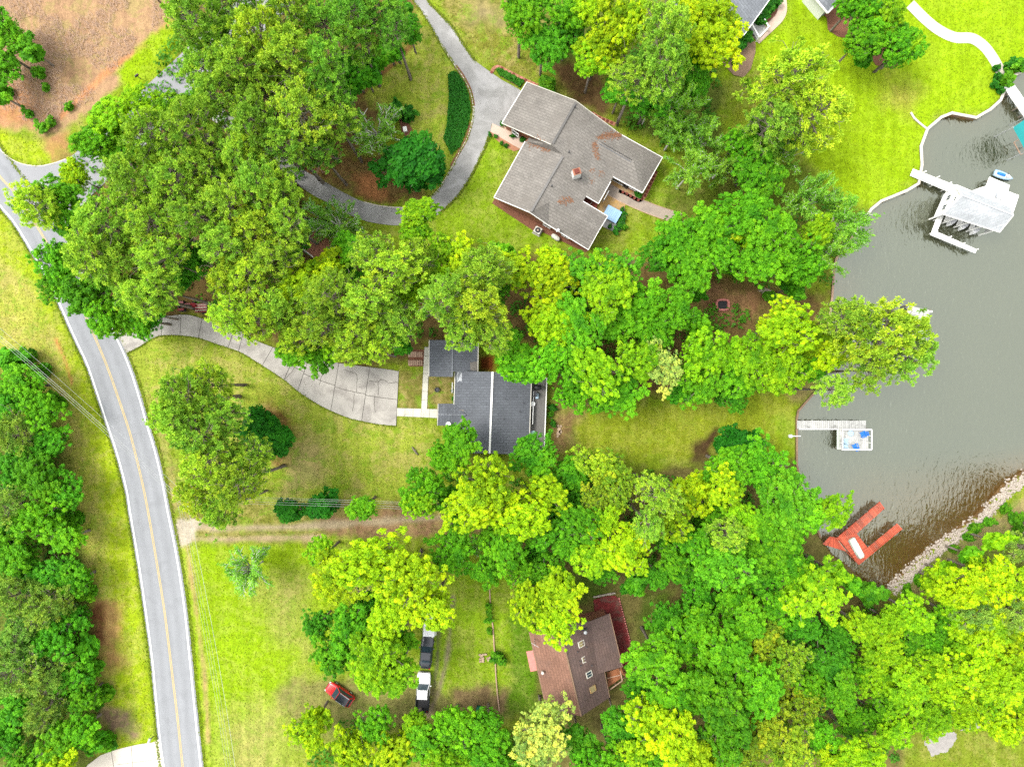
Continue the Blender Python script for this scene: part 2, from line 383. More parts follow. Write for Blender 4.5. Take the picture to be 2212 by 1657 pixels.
# ------------------------------------------------------------------ the ground sheet and the lake
SHORE_O = [(3400, -260), (2420, 70), (2212, 153), (2193, 163), (2168, 200), (2161, 217), (2139, 237), (2108, 255), (2076, 249), (2056, 245), (2033, 254), (2003, 279),
           (1989, 317), (1991, 357), (1984, 397), (1959, 412), (1903, 435), (1882, 452), (1850, 500), (1806, 560), (1802, 575), (1797, 645), (1785, 720), (1775, 800), (1768, 838),
           (1724, 888), (1721, 905), (1721, 1003), (1735, 1070), (1772, 1160), (1800, 1200), (1830, 1222), (1872, 1262), (1905, 1278), (1927, 1272), (1961, 1240), (1998, 1204), (2028, 1180),
           (2071, 1147), (2118, 1114), (2128, 1103), (2175, 1050), (2212, 1025), (2320, 960), (2600, 890), (3400, 700)]
SHORE = [(v.x, v.y) for v in PL(SHORE_O)]
WATER_Z = -0.75

def axis(lo, hi, step, far):
    a = list(np.arange(lo, hi + 1e-6, step)); g = step
    while a[-1] < far: g *= 1.35; a.append(a[-1] + g)
    g = step
    while a[0] > -far: g *= 1.35; a.insert(0, a[0] - g)
    return np.array(a)
gx = axis(-80, 80, 0.36, 600); gy = axis(-61, 61, 0.36, 600)
X, Y = np.meshgrid(gx, gy); x, y = X.ravel(), Y.ravel()
sd_l = sdf(x, y, SHORE)
bank = np.clip((x - P(1880, 0).x) / 3, 0, 1) * np.clip((P(0, 1180).y - y) / 4 + 1, 0, 1)      # the south-east bank slopes, elsewhere walls drop
wid = 0.45 + 2.2 * bank
g = np.clip(0.5 - (sd_l + 0.25 * wid) / wid, 0, 1) if False else np.clip(-(sd_l - 0.9 * bank) / wid, 0, 1)
z = -1.9 * g * g * (3 - 2 * g)
land_n = (vnoise(x, y, 9, 1) - 0.5) * 0.10 + (vnoise(x, y, 2.2, 2) - 0.5) * 0.05
z = np.where(sd_l > 0.6, z + land_n * np.clip((sd_l - 0.6) / 3, 0, 1) - 0.06, z - 0.03)
OX, OY = x / S0 + 1106, 828.5 - y / S0                       # plan units of every vertex
col = np.tile(np.array([0.130, 0.185, 0.010]), (len(x), 1)); dryv = np.full(len(x), 0.45)
wob = (vnoise(OX, OY, 34, 11) - 0.5) * 26 + (vnoise(OX, OY, 11, 12) - 0.5) * 14
def patch(poly, c, dry=0.3, feather=12, amt=1.0, wobble=1.0):
    global col, dryv
    xs = [q[0] for q in poly]; ys = [q[1] for q in poly]; mg = feather + 40
    k = (OX > min(xs) - mg) & (OX < max(xs) + mg) & (OY > min(ys) - mg) & (OY < max(ys) + mg)
    d = sdf(OX[k], OY[k], poly) + wob[k] * wobble
    a = np.clip(0.5 - d / (2 * feather), 0, 1) * amt
    col[k] = col[k] * (1 - a[:, None]) + np.array(c) * a[:, None]; dryv[k] = dryv[k] * (1 - a) + dry * a
def streak(line, wd, c, dry=0.2, amt=1.0, feather=5, wobble=0.25):
    global col, dryv
    xs = [q[0] for q in line]; ys = [q[1] for q in line]; mg = wd + 30
    k = (OX > min(xs) - mg) & (OX < max(xs) + mg) & (OY > min(ys) - mg) & (OY < max(ys) + mg)
    d = seg_dist(OX[k], OY[k], line, False) - wd / 2 + wob[k] * wobble
    a = np.clip(0.5 - d / (2 * feather), 0, 1) * amt
    col[k] = col[k] * (1 - a[:, None]) + np.array(c) * a[:, None]; dryv[k] = dryv[k] * (1 - a) + dry * a
LAWN = (0.160, 0.250, 0.004); LAWN2 = (0.135, 0.215, 0.008); YEL = (0.195, 0.262, 0.008); TAN = (0.26, 0.225, 0.065)
SOIL = (0.095, 0.062, 0.022); DIM = (0.070, 0.095, 0.014); CLAY = (0.24, 0.115, 0.055); RED = (0.11, 0.045, 0.020); GOLD = (0.195, 0.240, 0.026)
patch([(0, 430), (75, 553), (235, 910), (300, 1217), (352, 1700), (-60, 1700), (-60, 380)], YEL, 0.55)
patch([(-20, 540), (60, 600), (130, 760), (190, 930), (225, 1180), (232, 1380), (255, 1600), (180, 1600), (150, 1200), (60, 860), (-20, 760)], TAN, 0.9, 20, 0.55)
patch([(200, 1290), (262, 1310), (268, 1450), (220, 1450)], CLAY, 0.2, 14, 0.8)
patch([(180, 1310), (215, 1310), (215, 1380), (180, 1380)], RED, 0.1, 10)
patch([(215, 1530), (285, 1530), (290, 1590), (215, 1600)], (0.15, 0.10, 0.065), 0.4, 12)
streak([(120, 733), (138, 770), (155, 828)], 5, (0.34, 0.10, 0.05), 0, 0.8, 3, 0.1)
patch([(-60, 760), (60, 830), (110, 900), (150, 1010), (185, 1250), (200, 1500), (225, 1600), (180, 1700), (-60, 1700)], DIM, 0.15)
patch([(-60, -60), (395, -60), (372, 45), (262, 165), (205, 235), (125, 300), (60, 290), (-60, 265)], (0.245, 0.150, 0.085), 0.25, 10)
patch([(60, 100), (190, 60), (210, 160), (120, 250), (30, 210)], (0.18, 0.108, 0.060), 0.2, 30, 0.6)
patch([(-20, 185), (60, 200), (75, 275), (-20, 265)], (0.30, 0.135, 0.06), 0.1, 25, 0.8)
streak([(390, 10), (372, 45), (300, 110), (230, 155), (130, 255)], 10, (0.33, 0.145, 0.062), 0, 0.9)
patch([(262, 150), (350, 62), (385, 60), (385, 135), (300, 195), (265, 170)], LAWN, 0.2, 8)
patch([(355, -20), (450, -20), (400, 40), (372, 40)], LAWN2, 0.3, 10)
patch([(-60, 262), (60, 300), (125, 320), (135, 345), (80, 362), (30, 350), (-20, 320)], YEL, 0.4, 8)
patch([(100, 300), (150, 280), (150, 345), (110, 350)], CLAY, 0.3, 8, 0.8)
patch([(390, 120), (470, -60), (900, -60), (905, 70), (790, 205), (690, 330), (660, 480), (690, 560), (900, 570), (900, 770), (760, 795), (640, 765), (520, 715), (420, 685), (270, 725), (120, 560), (60, 430), (140, 350), (300, 215)], SOIL, 0.1)
patch([(520, 60), (620, 40), (660, 110), (560, 130)], (0.12, 0.13, 0.02), 0.5, 20, 0.8)
patch([(795, 205), (880, 100), (905, 60), (965, 130), (1000, 200), (1008, 255), (960, 335), (905, 305), (850, 240)], GOLD, 0.85, 8)
streak([(770, 215), (800, 175), (850, 140), (890, 95), (905, 50)], 10, RED, 0, 0.9)
patch([(665, 365), (760, 330), (880, 330), (910, 430), (820, 444), (735, 412)], (0.105, 0.062, 0.022), 0.3, 8)
patch([(765, 375), (815, 380), (825, 425), (775, 420)], (0.27, 0.115, 0.045), 0, 14, 0.9)
patch([(760, 200), (700, 270), (690, 340), (760, 330), (820, 250)], SOIL, 0.1, 12)
patch([(665, 300), (740, 330), (700, 370), (655, 360)], RED, 0.1, 12)
patch([(925, -40), (1200, -40), (1190, 150), (1080, 165), (1010, 90)], (0.125, 0.130, 0.018), 0.75, 8)
patch([(1000, 0), (1090, 10), (1090, 60), (1020, 50)], (0.19, 0.14, 0.09), 0.3, 25, 0.6)
patch([(1175, 110), (1300, 140), (1335, 250), (1290, 270), (1215, 190)], (0.068, 0.040, 0.016), 0.1, 14)  # brown ground by the house, its shade painted into the colour
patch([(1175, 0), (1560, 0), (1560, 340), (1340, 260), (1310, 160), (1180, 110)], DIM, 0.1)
patch([(1550, 170), (1640, 80), (1780, -60), (2300, -60), (2300, 150), (2160, 220), (2030, 255), (1985, 400), (1880, 455), (1800, 420), (1720, 330), (1790, 160), (1650, 130)], LAWN, 0.08, 14)
patch([(1905, 150), (1990, 200), (1975, 260), (1920, 230)], (0.19, 0.17, 0.03), 0.3, 20, 0.7)
patch([(1600, 190), (1700, 160), (1680, 240), (1600, 260)], (0.13, 0.155, 0.012), 0.5, 20)
patch([(1058, 290), (1110, 300), (1075, 440), (1250, 545), (1440, 490), (1400, 400), (1440, 330), (1560, 390), (1500, 480), (1400, 560), (1200, 560), (960, 520), (880, 492), (960, 462)], LAWN2, 0.4, 8)
patch([(1440, 380), (1720, 330), (1800, 420), (1880, 455), (1800, 560), (1480, 560), (1430, 480)], (0.075, 0.105, 0.010), 0.3, 14)
patch([(275, 765), (330, 735), (430, 732), (560, 790), (680, 875), (860, 925), (945, 905), (935, 965), (870, 1085), (600, 1085), (560, 980), (330, 900)], GOLD, 0.8, 8)
patch([(620, 940), (700, 950), (700, 1040), (620, 1060)], (0.20, 0.165, 0.07), 0.9, 24, 0.7)
patch([(560, 860), (620, 890), (640, 960), (600, 1010), (560, 960)], RED, 0.3, 16, 0.85)
patch([(330, 900), (345, 900), (395, 1060), (395, 1120), (372, 1100)], (0.20, 0.165, 0.06), 0.7, 10, 0.8)
patch([(862, 800), (985, 815), (985, 890), (862, 885)], (0.13, 0.122, 0.026), 0.9, 5, 1, 0.3)
patch([(880, 560), (1200, 545), (1440, 565), (1640, 600), (1790, 640), (1772, 835), (1600, 835), (1200, 885), (1185, 745), (900, 745), (640, 725), (600, 560)], SOIL, 0.15)
patch([(1035, 770), (1065, 768), (1068, 803), (1035, 803)], (0.12, 0.035, 0.010), 0, 5, 1, 0.2)
patch([(1400, 600), (1520, 600), (1510, 650), (1420, 640)], (0.10, 0.075, 0.02), 0.4, 12)
patch([(1515, 628), (1640, 628), (1630, 690), (1555, 705)], (0.14, 0.075, 0.036), 0.15, 8)
patch([(1185, 905), (1330, 890), (1600, 855), (1740, 818), (1768, 838), (1724, 890), (1724, 1000), (1690, 1000), (1560, 965), (1480, 1000), (1330, 975), (1200, 985)], (0.165, 0.205, 0.012), 0.28, 10)
patch([(1185, 865), (1245, 890), (1255, 975), (1185, 985)], (0.15, 0.10, 0.04), 0.4, 14)
patch([(1515, 950), (1545, 930), (1545, 960), (1525, 1005), (1480, 1005)], (0.052, 0.030, 0.014), 0.05, 10)  # dark brown on the back lawn: shade put into the ground colour
patch([(1690, 830), (1768, 835), (1735, 880), (1700, 870)], (0.16, 0.115, 0.055), 0.5, 14, 0.8)
patch([(1680, 900), (1724, 890), (1724, 1003), (1680, 990)], LAWN2, 0.3, 12)
patch([(388, 1172), (690, 1170), (760, 1300), (700, 1420), (740, 1470), (620, 1590), (620, 1700), (434, 1700), (402, 1300)], (0.150, 0.235, 0.005), 0.32, 6)
patch([(480, 1560), (620, 1500), (620, 1700), (470, 1700)], (0.21, 0.20, 0.06), 0.6, 40, 0.7)
patch([(560, 1260), (660, 1250), (660, 1400), (600, 1380)], (0.175, 0.175, 0.045), 0.6, 40, 0.8)
streak([(404, 1180), (415, 1260), (425, 1330), (440, 1450), (450, 1600)], 9, (0.27, 0.165, 0.085), 0.2, 0.8, 4)
patch([(380, 1100), (640, 1085), (880, 1090), (960, 1110), (960, 1150), (680, 1172), (384, 1172)], (0.120, 0.128, 0.020), 0.7, 6)
patch([(690, 1120), (960, 1095), (1060, 1100), (1040, 1160), (720, 1165)], (0.165, 0.10, 0.052), 0.4, 10)
streak([(384, 1139), (500, 1141), (640, 1138), (800, 1128), (950, 1118)], 14, (0.23, 0.185, 0.115), 0, 0.95)
streak([(384, 1165), (500, 1164), (600, 1162), (700, 1160)], 10, (0.25, 0.185, 0.115), 0, 0.95)
patch([(378, 1122), (425, 1125), (425, 1168), (385, 1170)], (0.27, 0.235, 0.175), 0, 6)
patch([(600, 1480), (880, 1440), (1010, 1470), (1010, 1550), (640, 1600)], (0.135, 0.115, 0.045), 0.3, 16, 0.8)
patch([(905, 1240), (1060, 1230), (1150, 1310), (1110, 1545), (1010, 1530), (905, 1470)], LAWN2, 0.45, 10)
patch([(975, 1490), (1110, 1480), (1100, 1545), (985, 1540)], (0.12, 0.085, 0.04), 0.2, 14)
streak([(953, 1310), (948, 1370), (944, 1440), (935, 1500)], 8, (0.085, 0.07, 0.05), 0, 0.9, 4)
streak([(978, 1290), (972, 1370), (962, 1440), (945, 1500), (925, 1545)], 10, (0.16, 0.125, 0.085), 0, 0.9, 4)
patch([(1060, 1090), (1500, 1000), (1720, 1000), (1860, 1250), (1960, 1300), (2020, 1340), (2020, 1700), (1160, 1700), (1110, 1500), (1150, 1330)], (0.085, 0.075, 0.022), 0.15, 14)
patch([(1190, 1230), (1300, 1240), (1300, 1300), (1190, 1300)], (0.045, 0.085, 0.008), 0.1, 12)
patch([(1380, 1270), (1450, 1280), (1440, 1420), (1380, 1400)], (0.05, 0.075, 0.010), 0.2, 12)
patch([(1110, 1300), (1160, 1300), (1160, 1540), (1100, 1540)], (0.065, 0.135, 0.006), 0.3, 10)
patch([(1935, 1280), (2060, 1180), (2240, 1060), (2240, 1700), (1960, 1700)], (0.115, 0.150, 0.022), 0.5, 8)
patch([(1940, 1282), (2060, 1190), (2220, 1062), (2220, 1150), (2080, 1210), (1990, 1300)], (0.20, 0.155, 0.075), 0.6, 8, 0.75)
patch([(1960, 1560), (2240, 1500), (2240, 1700), (1940, 1700)], (0.115, 0.150, 0.012), 0.4, 12)
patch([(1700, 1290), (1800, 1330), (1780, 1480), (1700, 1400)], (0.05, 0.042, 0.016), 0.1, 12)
# lake bed and beach
bedk = sd_l < 0.1; col[bedk] = (0.10, 0.06, 0.025); dryv[bedk] = 0

ny, nx = X.shape
idx = np.arange(nx * ny).reshape(ny, nx)
quads = np.stack([idx[:-1, :-1], idx[:-1, 1:], idx[1:, 1:], idx[1:, :-1]], -1).reshape(-1, 4)
def grid_mesh(name, vx, vy, vz, q, mat, attrs):
    me = bpy.data.meshes.new(name); n = len(vx)
    me.vertices.add(n); me.vertices.foreach_set('co', np.stack([vx, vy, vz], -1).astype(np.float32).ravel())
    me.loops.add(q.size); me.loops.foreach_set('vertex_index', q.ravel().astype(np.int32))
    me.polygons.add(len(q)); me.polygons.foreach_set('loop_start', (np.arange(len(q)) * q.shape[1]).astype(np.int32))
    me.polygons.foreach_set('loop_total', np.full(len(q), q.shape[1], np.int32))
    for an, (t, d) in attrs.items():
        a = me.attributes.new(an, t, 'POINT')
        a.data.foreach_set('color' if t == 'FLOAT_COLOR' else 'value', d.astype(np.float32).ravel())
    me.update(); me.validate(); me.materials.append(mat)
    me.polygons.foreach_set('use_smooth', np.ones(len(q), bool)); return me
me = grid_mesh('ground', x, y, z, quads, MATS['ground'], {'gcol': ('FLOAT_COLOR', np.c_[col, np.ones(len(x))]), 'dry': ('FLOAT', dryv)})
tag(link(bpy.data.objects.new('ground', me)), kind='structure')

wx = axis(P(1700, 0).x, P(2300, 0).x, 0.8, 560); wx = wx[wx > P(1690, 0).x]; wy = axis(-35, 58, 0.8, 560)
WX, WY = np.meshgrid(wx, wy); a_, b_ = WX.ravel(), WY.ravel(); ds = -sdf(a_, b_, SHORE)
ox_, oy_ = a_ / S0 + 1106, 828.5 - b_ / S0
reach = 3.0 + 26 * np.clip((ox_ - 1780) / 120, 0, 1) * np.clip((oy_ - 960) / 120, 0, 1) + 6 * np.clip(1 - np.abs(oy_ - 620) / 70, 0, 1) * np.clip((1900 - ox_) / 60, 0, 1)
shal = np.clip(np.exp(-np.maximum(ds, 0) / (reach * 0.42)) * (0.30 + 0.55 * np.clip((reach - 3) / 14, 0, 1)), 0, 1)
wi = np.arange(WX.size).reshape(WX.shape); wq = np.stack([wi[:-1, :-1], wi[:-1, 1:], wi[1:, 1:], wi[1:, :-1]], -1).reshape(-1, 4)
me = grid_mesh('lake_water', a_, b_, np.full(len(a_), WATER_Z), wq, MATS['water'], {'shallow': ('FLOAT', shal)})
tag(link(bpy.data.objects.new('lake_water', me)), kind='structure')

# ------------------------------------------------------------------ roads
ROAD_L = [(-120, 290), (-60, 365), (0, 444), (33, 484), (75, 553), (110, 616), (163.5, 733), (187, 783), (207, 840), (230, 910), (254, 983), (274, 1060), (281, 1105), (300, 1217), (317, 1334), (329, 1424), (337, 1507), (345, 1591), (354, 1657), (368, 1760)]
ROAD_R = [(-70, 230), (-20, 300), (30, 372), (110, 470), (150, 540), (185, 605), (249, 725), (279, 793), (300, 857), (317, 917), (334, 973), (350, 1040), (362, 1105), (380, 1194), (397, 1304), (409, 1414), (420, 1527), (434, 1657), (448, 1760)]
def cur(pts, n=6): return catmull([tuple(P(a, b)) for a, b in pts], n)
RL, RR = resample(cur(ROAD_L), 140), resample(cur(ROAD_R), 140)
road = strip(offset_line(RL, -0.32), offset_line(RR, 0.42), 0.02, 'road', MATS['asphalt'], kind='structure')
_n = len(RL); _at = road.data.attributes.new('across', 'FLOAT', 'POINT'); _at.data.foreach_set('value', np.r_[np.zeros(_n), np.ones(_n)].astype(np.float32))
_nt = MATS['asphalt'].node_tree; _b = [n for n in _nt.nodes if n.type == 'BSDF_PRINCIPLED'][0]; _c = _b.inputs['Base Color'].links[0].from_socket
_ac = N(_nt, 'ShaderNodeAttribute', attribute_name='across').outputs['Fac']
_wv = math_n(_nt, 'MULTIPLY', math_n(_nt, 'COSINE', math_n(_nt, 'MULTIPLY', math_n(_nt, 'SUBTRACT', _ac, 0.13), 2 * math.pi / 0.245)), 0.05)
_st = N(_nt, 'ShaderNodeMapping'); _st.inputs['Scale'].default_value = (1.2, 0.06, 1); _st.inputs['Rotation'].default_value = (0, 0, -0.2); _nt.links.new(pos(_nt), _st.inputs['Vector'])
_wv = math_n(_nt, 'ADD', math_n(_nt, 'ADD', _wv, 1.0), math_n(_nt, 'MULTIPLY', math_n(_nt, 'SUBTRACT', noise(_nt, _st.outputs[0], 1.0, 4), 0.5), 0.22))
_nt.links.new(mixc(_nt, 1.0, _c, _wv, 'MULTIPLY'), _b.inputs['Base Color'])
band(RL, 0.20, 0.026, 'edge_line', MATS['white_paint'], road)
rr_vis = [q for q in RR if q.y < P(0, 540).y]
band(rr_vis, 0.20, 0.026, 'edge_line', MATS['white_paint'], road)
CEN = [(-60, 300), (0, 382), (43, 430), (110, 540), (165, 640), (197, 710), (227, 780), (250, 843), (277, 923), (290, 970), (307, 1040), (320, 1105), (337, 1204), (354, 1310), (364, 1387), (374, 1471), (384, 1554), (395, 1657), (408, 1760)]
cl = resample(cur(CEN), 150)
band(offset_line(cl, 0.10), 0.10, 0.026, 'center_line', MATS['yellow_paint'], road); band(offset_line(cl, -0.10), 0.10, 0.026, 'center_line', MATS['yellow_paint'], road)
SR = [(-10, 318), (33, 351), (77, 361), (113, 356), (140, 346), (160, 334), (228, 268), (297, 204), (374, 133), (450, 62), (540, -25), (600, -80), (660, -20), (600, 40), (500, 135), (434, 200), (350, 280), (262, 362), (190, 430), (140, 500), (112, 470), (30, 372)]
sheet('side_road', PL(SR), MATS['side_asphalt'], 0.016, kind='structure')
band(cur([(-10, 316), (33, 349), (77, 359), (113, 354), (142, 344)]), 0.14, 0.03, 'gutter_edge', MATS['pale_concrete'], bpy.data.objects['side_road'])

# concrete driveway of the middle house: slabs with open joints
def slabs(name, upper, lower, cuts_u, cuts_l, rows, mat, z, gap=0.035, thick=0.06):
    """upper / lower: edge polylines in plan units; cuts at fractions of both; rows: for each bay a list of 0..1 split positions"""
    U, L = resample(cur(upper), 400), resample(cur(lower), 400)
    base = strip(offset_line(U, -0.02), offset_line(L, 0.02), z - 0.03, name, MATS['joint'], kind='structure')
    fu = [0] + cuts_u + [1]; fl = [0] + cuts_l + [1]
    for i in range(len(fu) - 1):
        a = resample(U[int(fu[i] * 399):int(fu[i + 1] * 399) + 1], 8); c = resample(L[int(fl[i] * 399):int(fl[i + 1] * 399) + 1], 8)
        sp = [0] + list(rows.get(i, [])) + [1]
        for k in range(len(sp) - 1):
            e0 = [p.lerp(q, sp[k]) for p, q in zip(a, c)]; e1 = [p.lerp(q, sp[k + 1]) for p, q in zip(a, c)]
            poly = inset([(p.x, p.y) for p in e0] + [(p.x, p.y) for p in e1[::-1]], gap)
            MB().prism(poly, z - 0.02, z + thick - 0.02 + random.uniform(0, 0.012)).build('slab', mat, base)
    return base
DU = [(250, 716), (300, 700), (345, 686), (377, 681), (404, 680), (437, 688), (507, 710), (527, 717), (553, 735), (590, 750), (630, 764), (680, 776), (753, 787), (800, 793), (840, 798), (862, 802)]
DL = [(274, 763), (300, 750), (327, 733), (350, 725), (387, 725), (427, 730), (467, 743), (517, 760), (553, 781), (613, 820), (646, 847), (686, 873), (716, 888), (753, 903), (783, 910), (820, 917), (856, 920)]
Uc, Lc = resample(cur(DU), 400), resample(cur(DL), 400)
def frac(c, q): pq = P(*q); return min(range(400), key=lambda i: (c[i] - pq).length) / 399
cutp = [((309, 700), (309, 737)), ((350, 685), (350, 725)), ((391, 680), (390, 725)), ((437, 688), (429, 730)), ((507, 710), (493, 752)), ((527, 717), (516, 760)), ((590, 750), (566, 790)), ((638, 768), (613, 820)), ((667, 774), (644, 844)), ((733, 785), (714, 888)), ((798, 793), (782, 910))]
drive = slabs('driveway', DU, DL, [frac(Uc, a) for a, c in cutp], [frac(Lc, c) for a, c in cutp], {9: [0.47], 10: [0.5], 11: [0.52], 8: [0.42]}, MATS['concrete'], 0.05)
def T6(zx, zy): return (553 + zx * .33373, 553 + zy * .33373)
for ln in ([(575, 738), (620, 752), (655, 765), (655, 830), (650, 885)], [(450, 690), (440, 750), (420, 790), (412, 835)], [(635, 890), (637, 940), (625, 1005)], [(770, 905), (765, 960), (775, 1010)], [(738, 808), (780, 815), (820, 800), (860, 822), (920, 818)], [(812, 790), (790, 822), (795, 900)], [(340, 735), (380, 745), (415, 780)], [(205, 690), (255, 712), (235, 750), (185, 800)]):
    pts = [P(*T6(*q)) for q in ln]; pts = [q + Vector((random.uniform(-.05, .05), random.uniform(-.05, .05), 0)) for q in resample(pts, 14)]
    band(pts, 0.055, 0.106, 'crack', MATS['joint'], drive)

# worn loop driveway of the top house
LI = [(870, -60), (893, 0), (920, 40), (953, 97), (983, 143), (1000, 167), (1015, 197), (1022, 230), (1020, 260), (1010, 297), (990, 334), (977, 360), (947, 410), (920, 434), (895, 446), (867, 449), (820, 445), (787, 437), (753, 422), (720, 404), (686, 384), (663, 372), (620, 345), (560, 300), (500, 250), (440, 205)]
LO = [(905, -60), (923, 0), (947, 27), (980, 63), (1003, 100), (1027, 133), (1040, 160), (1052, 200), (1060, 235), (1062, 262), (1057, 294), (1043, 330), (1020, 377), (997, 414), (977, 437), (950, 461), (915, 480), (877, 487), (837, 486), (787, 477), (740, 457), (706, 437), (680, 424), (650, 404), (600, 365), (550, 330), (500, 290), (430, 240)]
loop = strip(resample(cur(LI), 160), resample(cur(LO), 160), 0.03, 'loop_driveway', MATS['old_concrete'], kind='structure')
sheet('driveway_apron', PL([(1000, 95), (1027, 133), (1053, 152), (1083, 173), (1120, 193), (1135, 205), (1100, 280), (1060, 268), (1040, 262), (1030, 200), (1010, 140)]), MATS['old_concrete'], 0.026, kind='structure')
# thin raised edge along the loop's inner side
band(resample(cur(LI[3:18]), 80), 0.14, 0.055, 'edging', MATS['pale_concrete'], loop)
# drive at the bottom edge, paths
def TBL(zx, zy): return (zx * .33373, 1103.7 + zy * .33373)
bd = sheet('bottom_driveway', PL([TBL(*q) for q in [(480, 1760), (570, 1640), (650, 1580), (720, 1553), (800, 1530), (900, 1508), (985, 1497), (1036, 1472), (1062, 1657), (1080, 1790)]]), MATS['pale_concrete'], 0.028, kind='structure')
band([P(*TBL(720, 1553)), P(*TBL(745, 1700))], 0.06, 0.033, 'joint', MATS['joint'], bd); band([P(*TBL(850, 1520)), P(*TBL(862, 1700))], 0.06, 0.033, 'joint', MATS['joint'], bd); band([P(*TBL(760, 1640)), P(*TBL(1056, 1600))], 0.05, 0.033, 'joint', MATS['joint'], bd)
def T4(zx, zy): return (1659 + zx * .33373, zy * .33373)
wp = [(1180, 0), (920, 30), (1020, 130), (1110, 200), (1210, 245), (1320, 252), (1400, 305), (1460, 385), (1500, 455), (1530, 495)]
wpc = cur([T4(*q) for q in wp[1:]], 8)
pw = band(wpc, 1.55, 0.03, 'lake_path', MATS['white_siding'], kind='structure'); pw.data.materials[0] = MATS['pale_concrete']
c1 = cur([(1633, 88), (1650, 72), (1668, 55), (1684, 38), (1690, 18), (1686, -20)], 6)
band(c1, 1.35, 0.03, 'garden_path', MATS['pink_concrete'], kind='structure')

# ------------------------------------------------------------------ trees
def cards(cen, nor, size, asp, tint, r):
    """leaf-shaped four-cornered faces at cen, facing nor"""
    n = len(cen); t = r.normal(size=(n, 3)); t -= (t * nor).sum(1)[:, None] * nor; t /= np.linalg.norm(t, axis=1)[:, None] + 1e-9
    bt = np.cross(nor, t); s = size[:, None]
    v = np.stack([cen - t * s, cen + bt * s * asp - t * s * 0.1, cen + t * s, cen - bt * s * asp - t * s * 0.1], 1).reshape(-1, 3)
    return v, np.arange(4 * n).reshape(-1, 4), np.repeat(tint, 4)
def unit(v): return v / (np.linalg.norm(v, axis=-1, keepdims=True) + 1e-9)
def hemi(r, n, up=0.0, lo=-0.25):
    v = unit(r.normal(size=(n * 4 + 60, 3))); v = v[v[:, 2] > lo][:n]; v[:, 2] += up; return unit(v)
def leaf_mesh(name, parts, mat):
    V = np.concatenate([p[0] for p in parts]); T = np.concatenate([p[2] for p in parts]); F = []; k = 0
    for p in parts: F.append(p[1] + k); k += len(p[0])
    F = np.concatenate(F)
    me = grid_mesh(name, V[:, 0], V[:, 1], V[:, 2], F, mat, {'tint': ('FLOAT', np.clip(T, 0, 1))})
    me.polygons.foreach_set('use_smooth', np.zeros(len(F), bool)); return me

def broadleaf(seed, lobes=20, clumps=15, leaves=58, leaf=0.165, R=5.0, flat=0.72, spread=0.62, csz=0.092):
    r = np.random.default_rng(seed); d = hemi(r, lobes, 0.25, -0.1); ext = r.uniform(0.40, 0.80, lobes) * R * spread / 0.62
    d[:3] = unit(np.array([[.3, .2, 1], [-.4, .1, 1], [.1, -.4, 1]])); ext[:3] *= 0.8
    lc = d * ext[:, None] * np.array([1, 1, flat]); lr = r.uniform(0.20, 0.36, lobes) * R
    parts = []; limbs = MB(); base = np.array([0, 0, -0.55 * R])
    for i in range(lobes):
        cd_ = unit(hemi(r, clumps, 0.15, -0.35) + 0.55 * d[i]); cc = lc[i] + cd_ * lr[i] * np.array([1, 1, 0.75]) * r.uniform(0.45, 1.4, (clumps, 1))
        lt = r.normal(0.5, 0.19)
        cr = csz * R * r.uniform(0.5, 1.25, clumps)
        for k in range(clumps):
            n = int(leaves * r.uniform(0.7, 1.3)); q = unit(r.normal(size=(n, 3)) + np.array([0, 0, 0.55]) + 0.5 * cd_[k])
            c = cc[k] + q * cr[k] * r.uniform(0.45, 1.15, (n, 1)) * np.array([1, 1, 0.8])
            nr = unit(q * 0.6 + np.array([0, 0, 0.75]) + r.normal(size=(n, 3)) * 0.45)
            tt = lt + r.normal(0, 0.17) + r.normal(0, 0.15, n)
            parts.append(cards(c, nr, leaf * r.uniform(0.35, 1.35, n), 0.62, tt, r))
        for k in range(0, clumps, 2):      # twigs out to the leaf clumps
            limbs.tube([lc[i], (lc[i] + cc[k]) / 2 + r.normal(0, 0.1, 3), cc[k] + cd_[k] * cr[k] * r.uniform(0.6, 1.5)], [0.04, 0.03, 0.012], 3, cap=False)
        a = base * r.uniform(0.2, 0.9); b2 = lc[i]; mid = (a + b2) / 2 + r.normal(0, 0.25, 3) - np.array([0, 0, 0.2])
        limbs.tube([a, mid, b2, b2 + d[i] * lr[i] * 0.7], [0.13, 0.09, 0.055, 0.02], 5)
    n = 600; q = unit(r.normal(size=(n, 3))); c = q * R * 0.62 * r.uniform(0.3, 1, (n, 1)) * np.array([1, 1, 0.55]) - np.array([0, 0, 0.18 * R])
    parts.append(cards(c, unit(r.normal(size=(n, 3)) + np.array([0, 0, 1.2])), np.full(n, leaf * 1.7), 0.7, r.normal(0.42, 0.1, n), r))
    limbs.tube([base, (0, 0, -0.1 * R), (0.1, 0.1, 0.35 * R)], [0.24, 0.15, 0.04], 6)
    return leaf_mesh('crown', parts, MATS['leaves']), limbs.mesh('limbs', MATS['bark'])

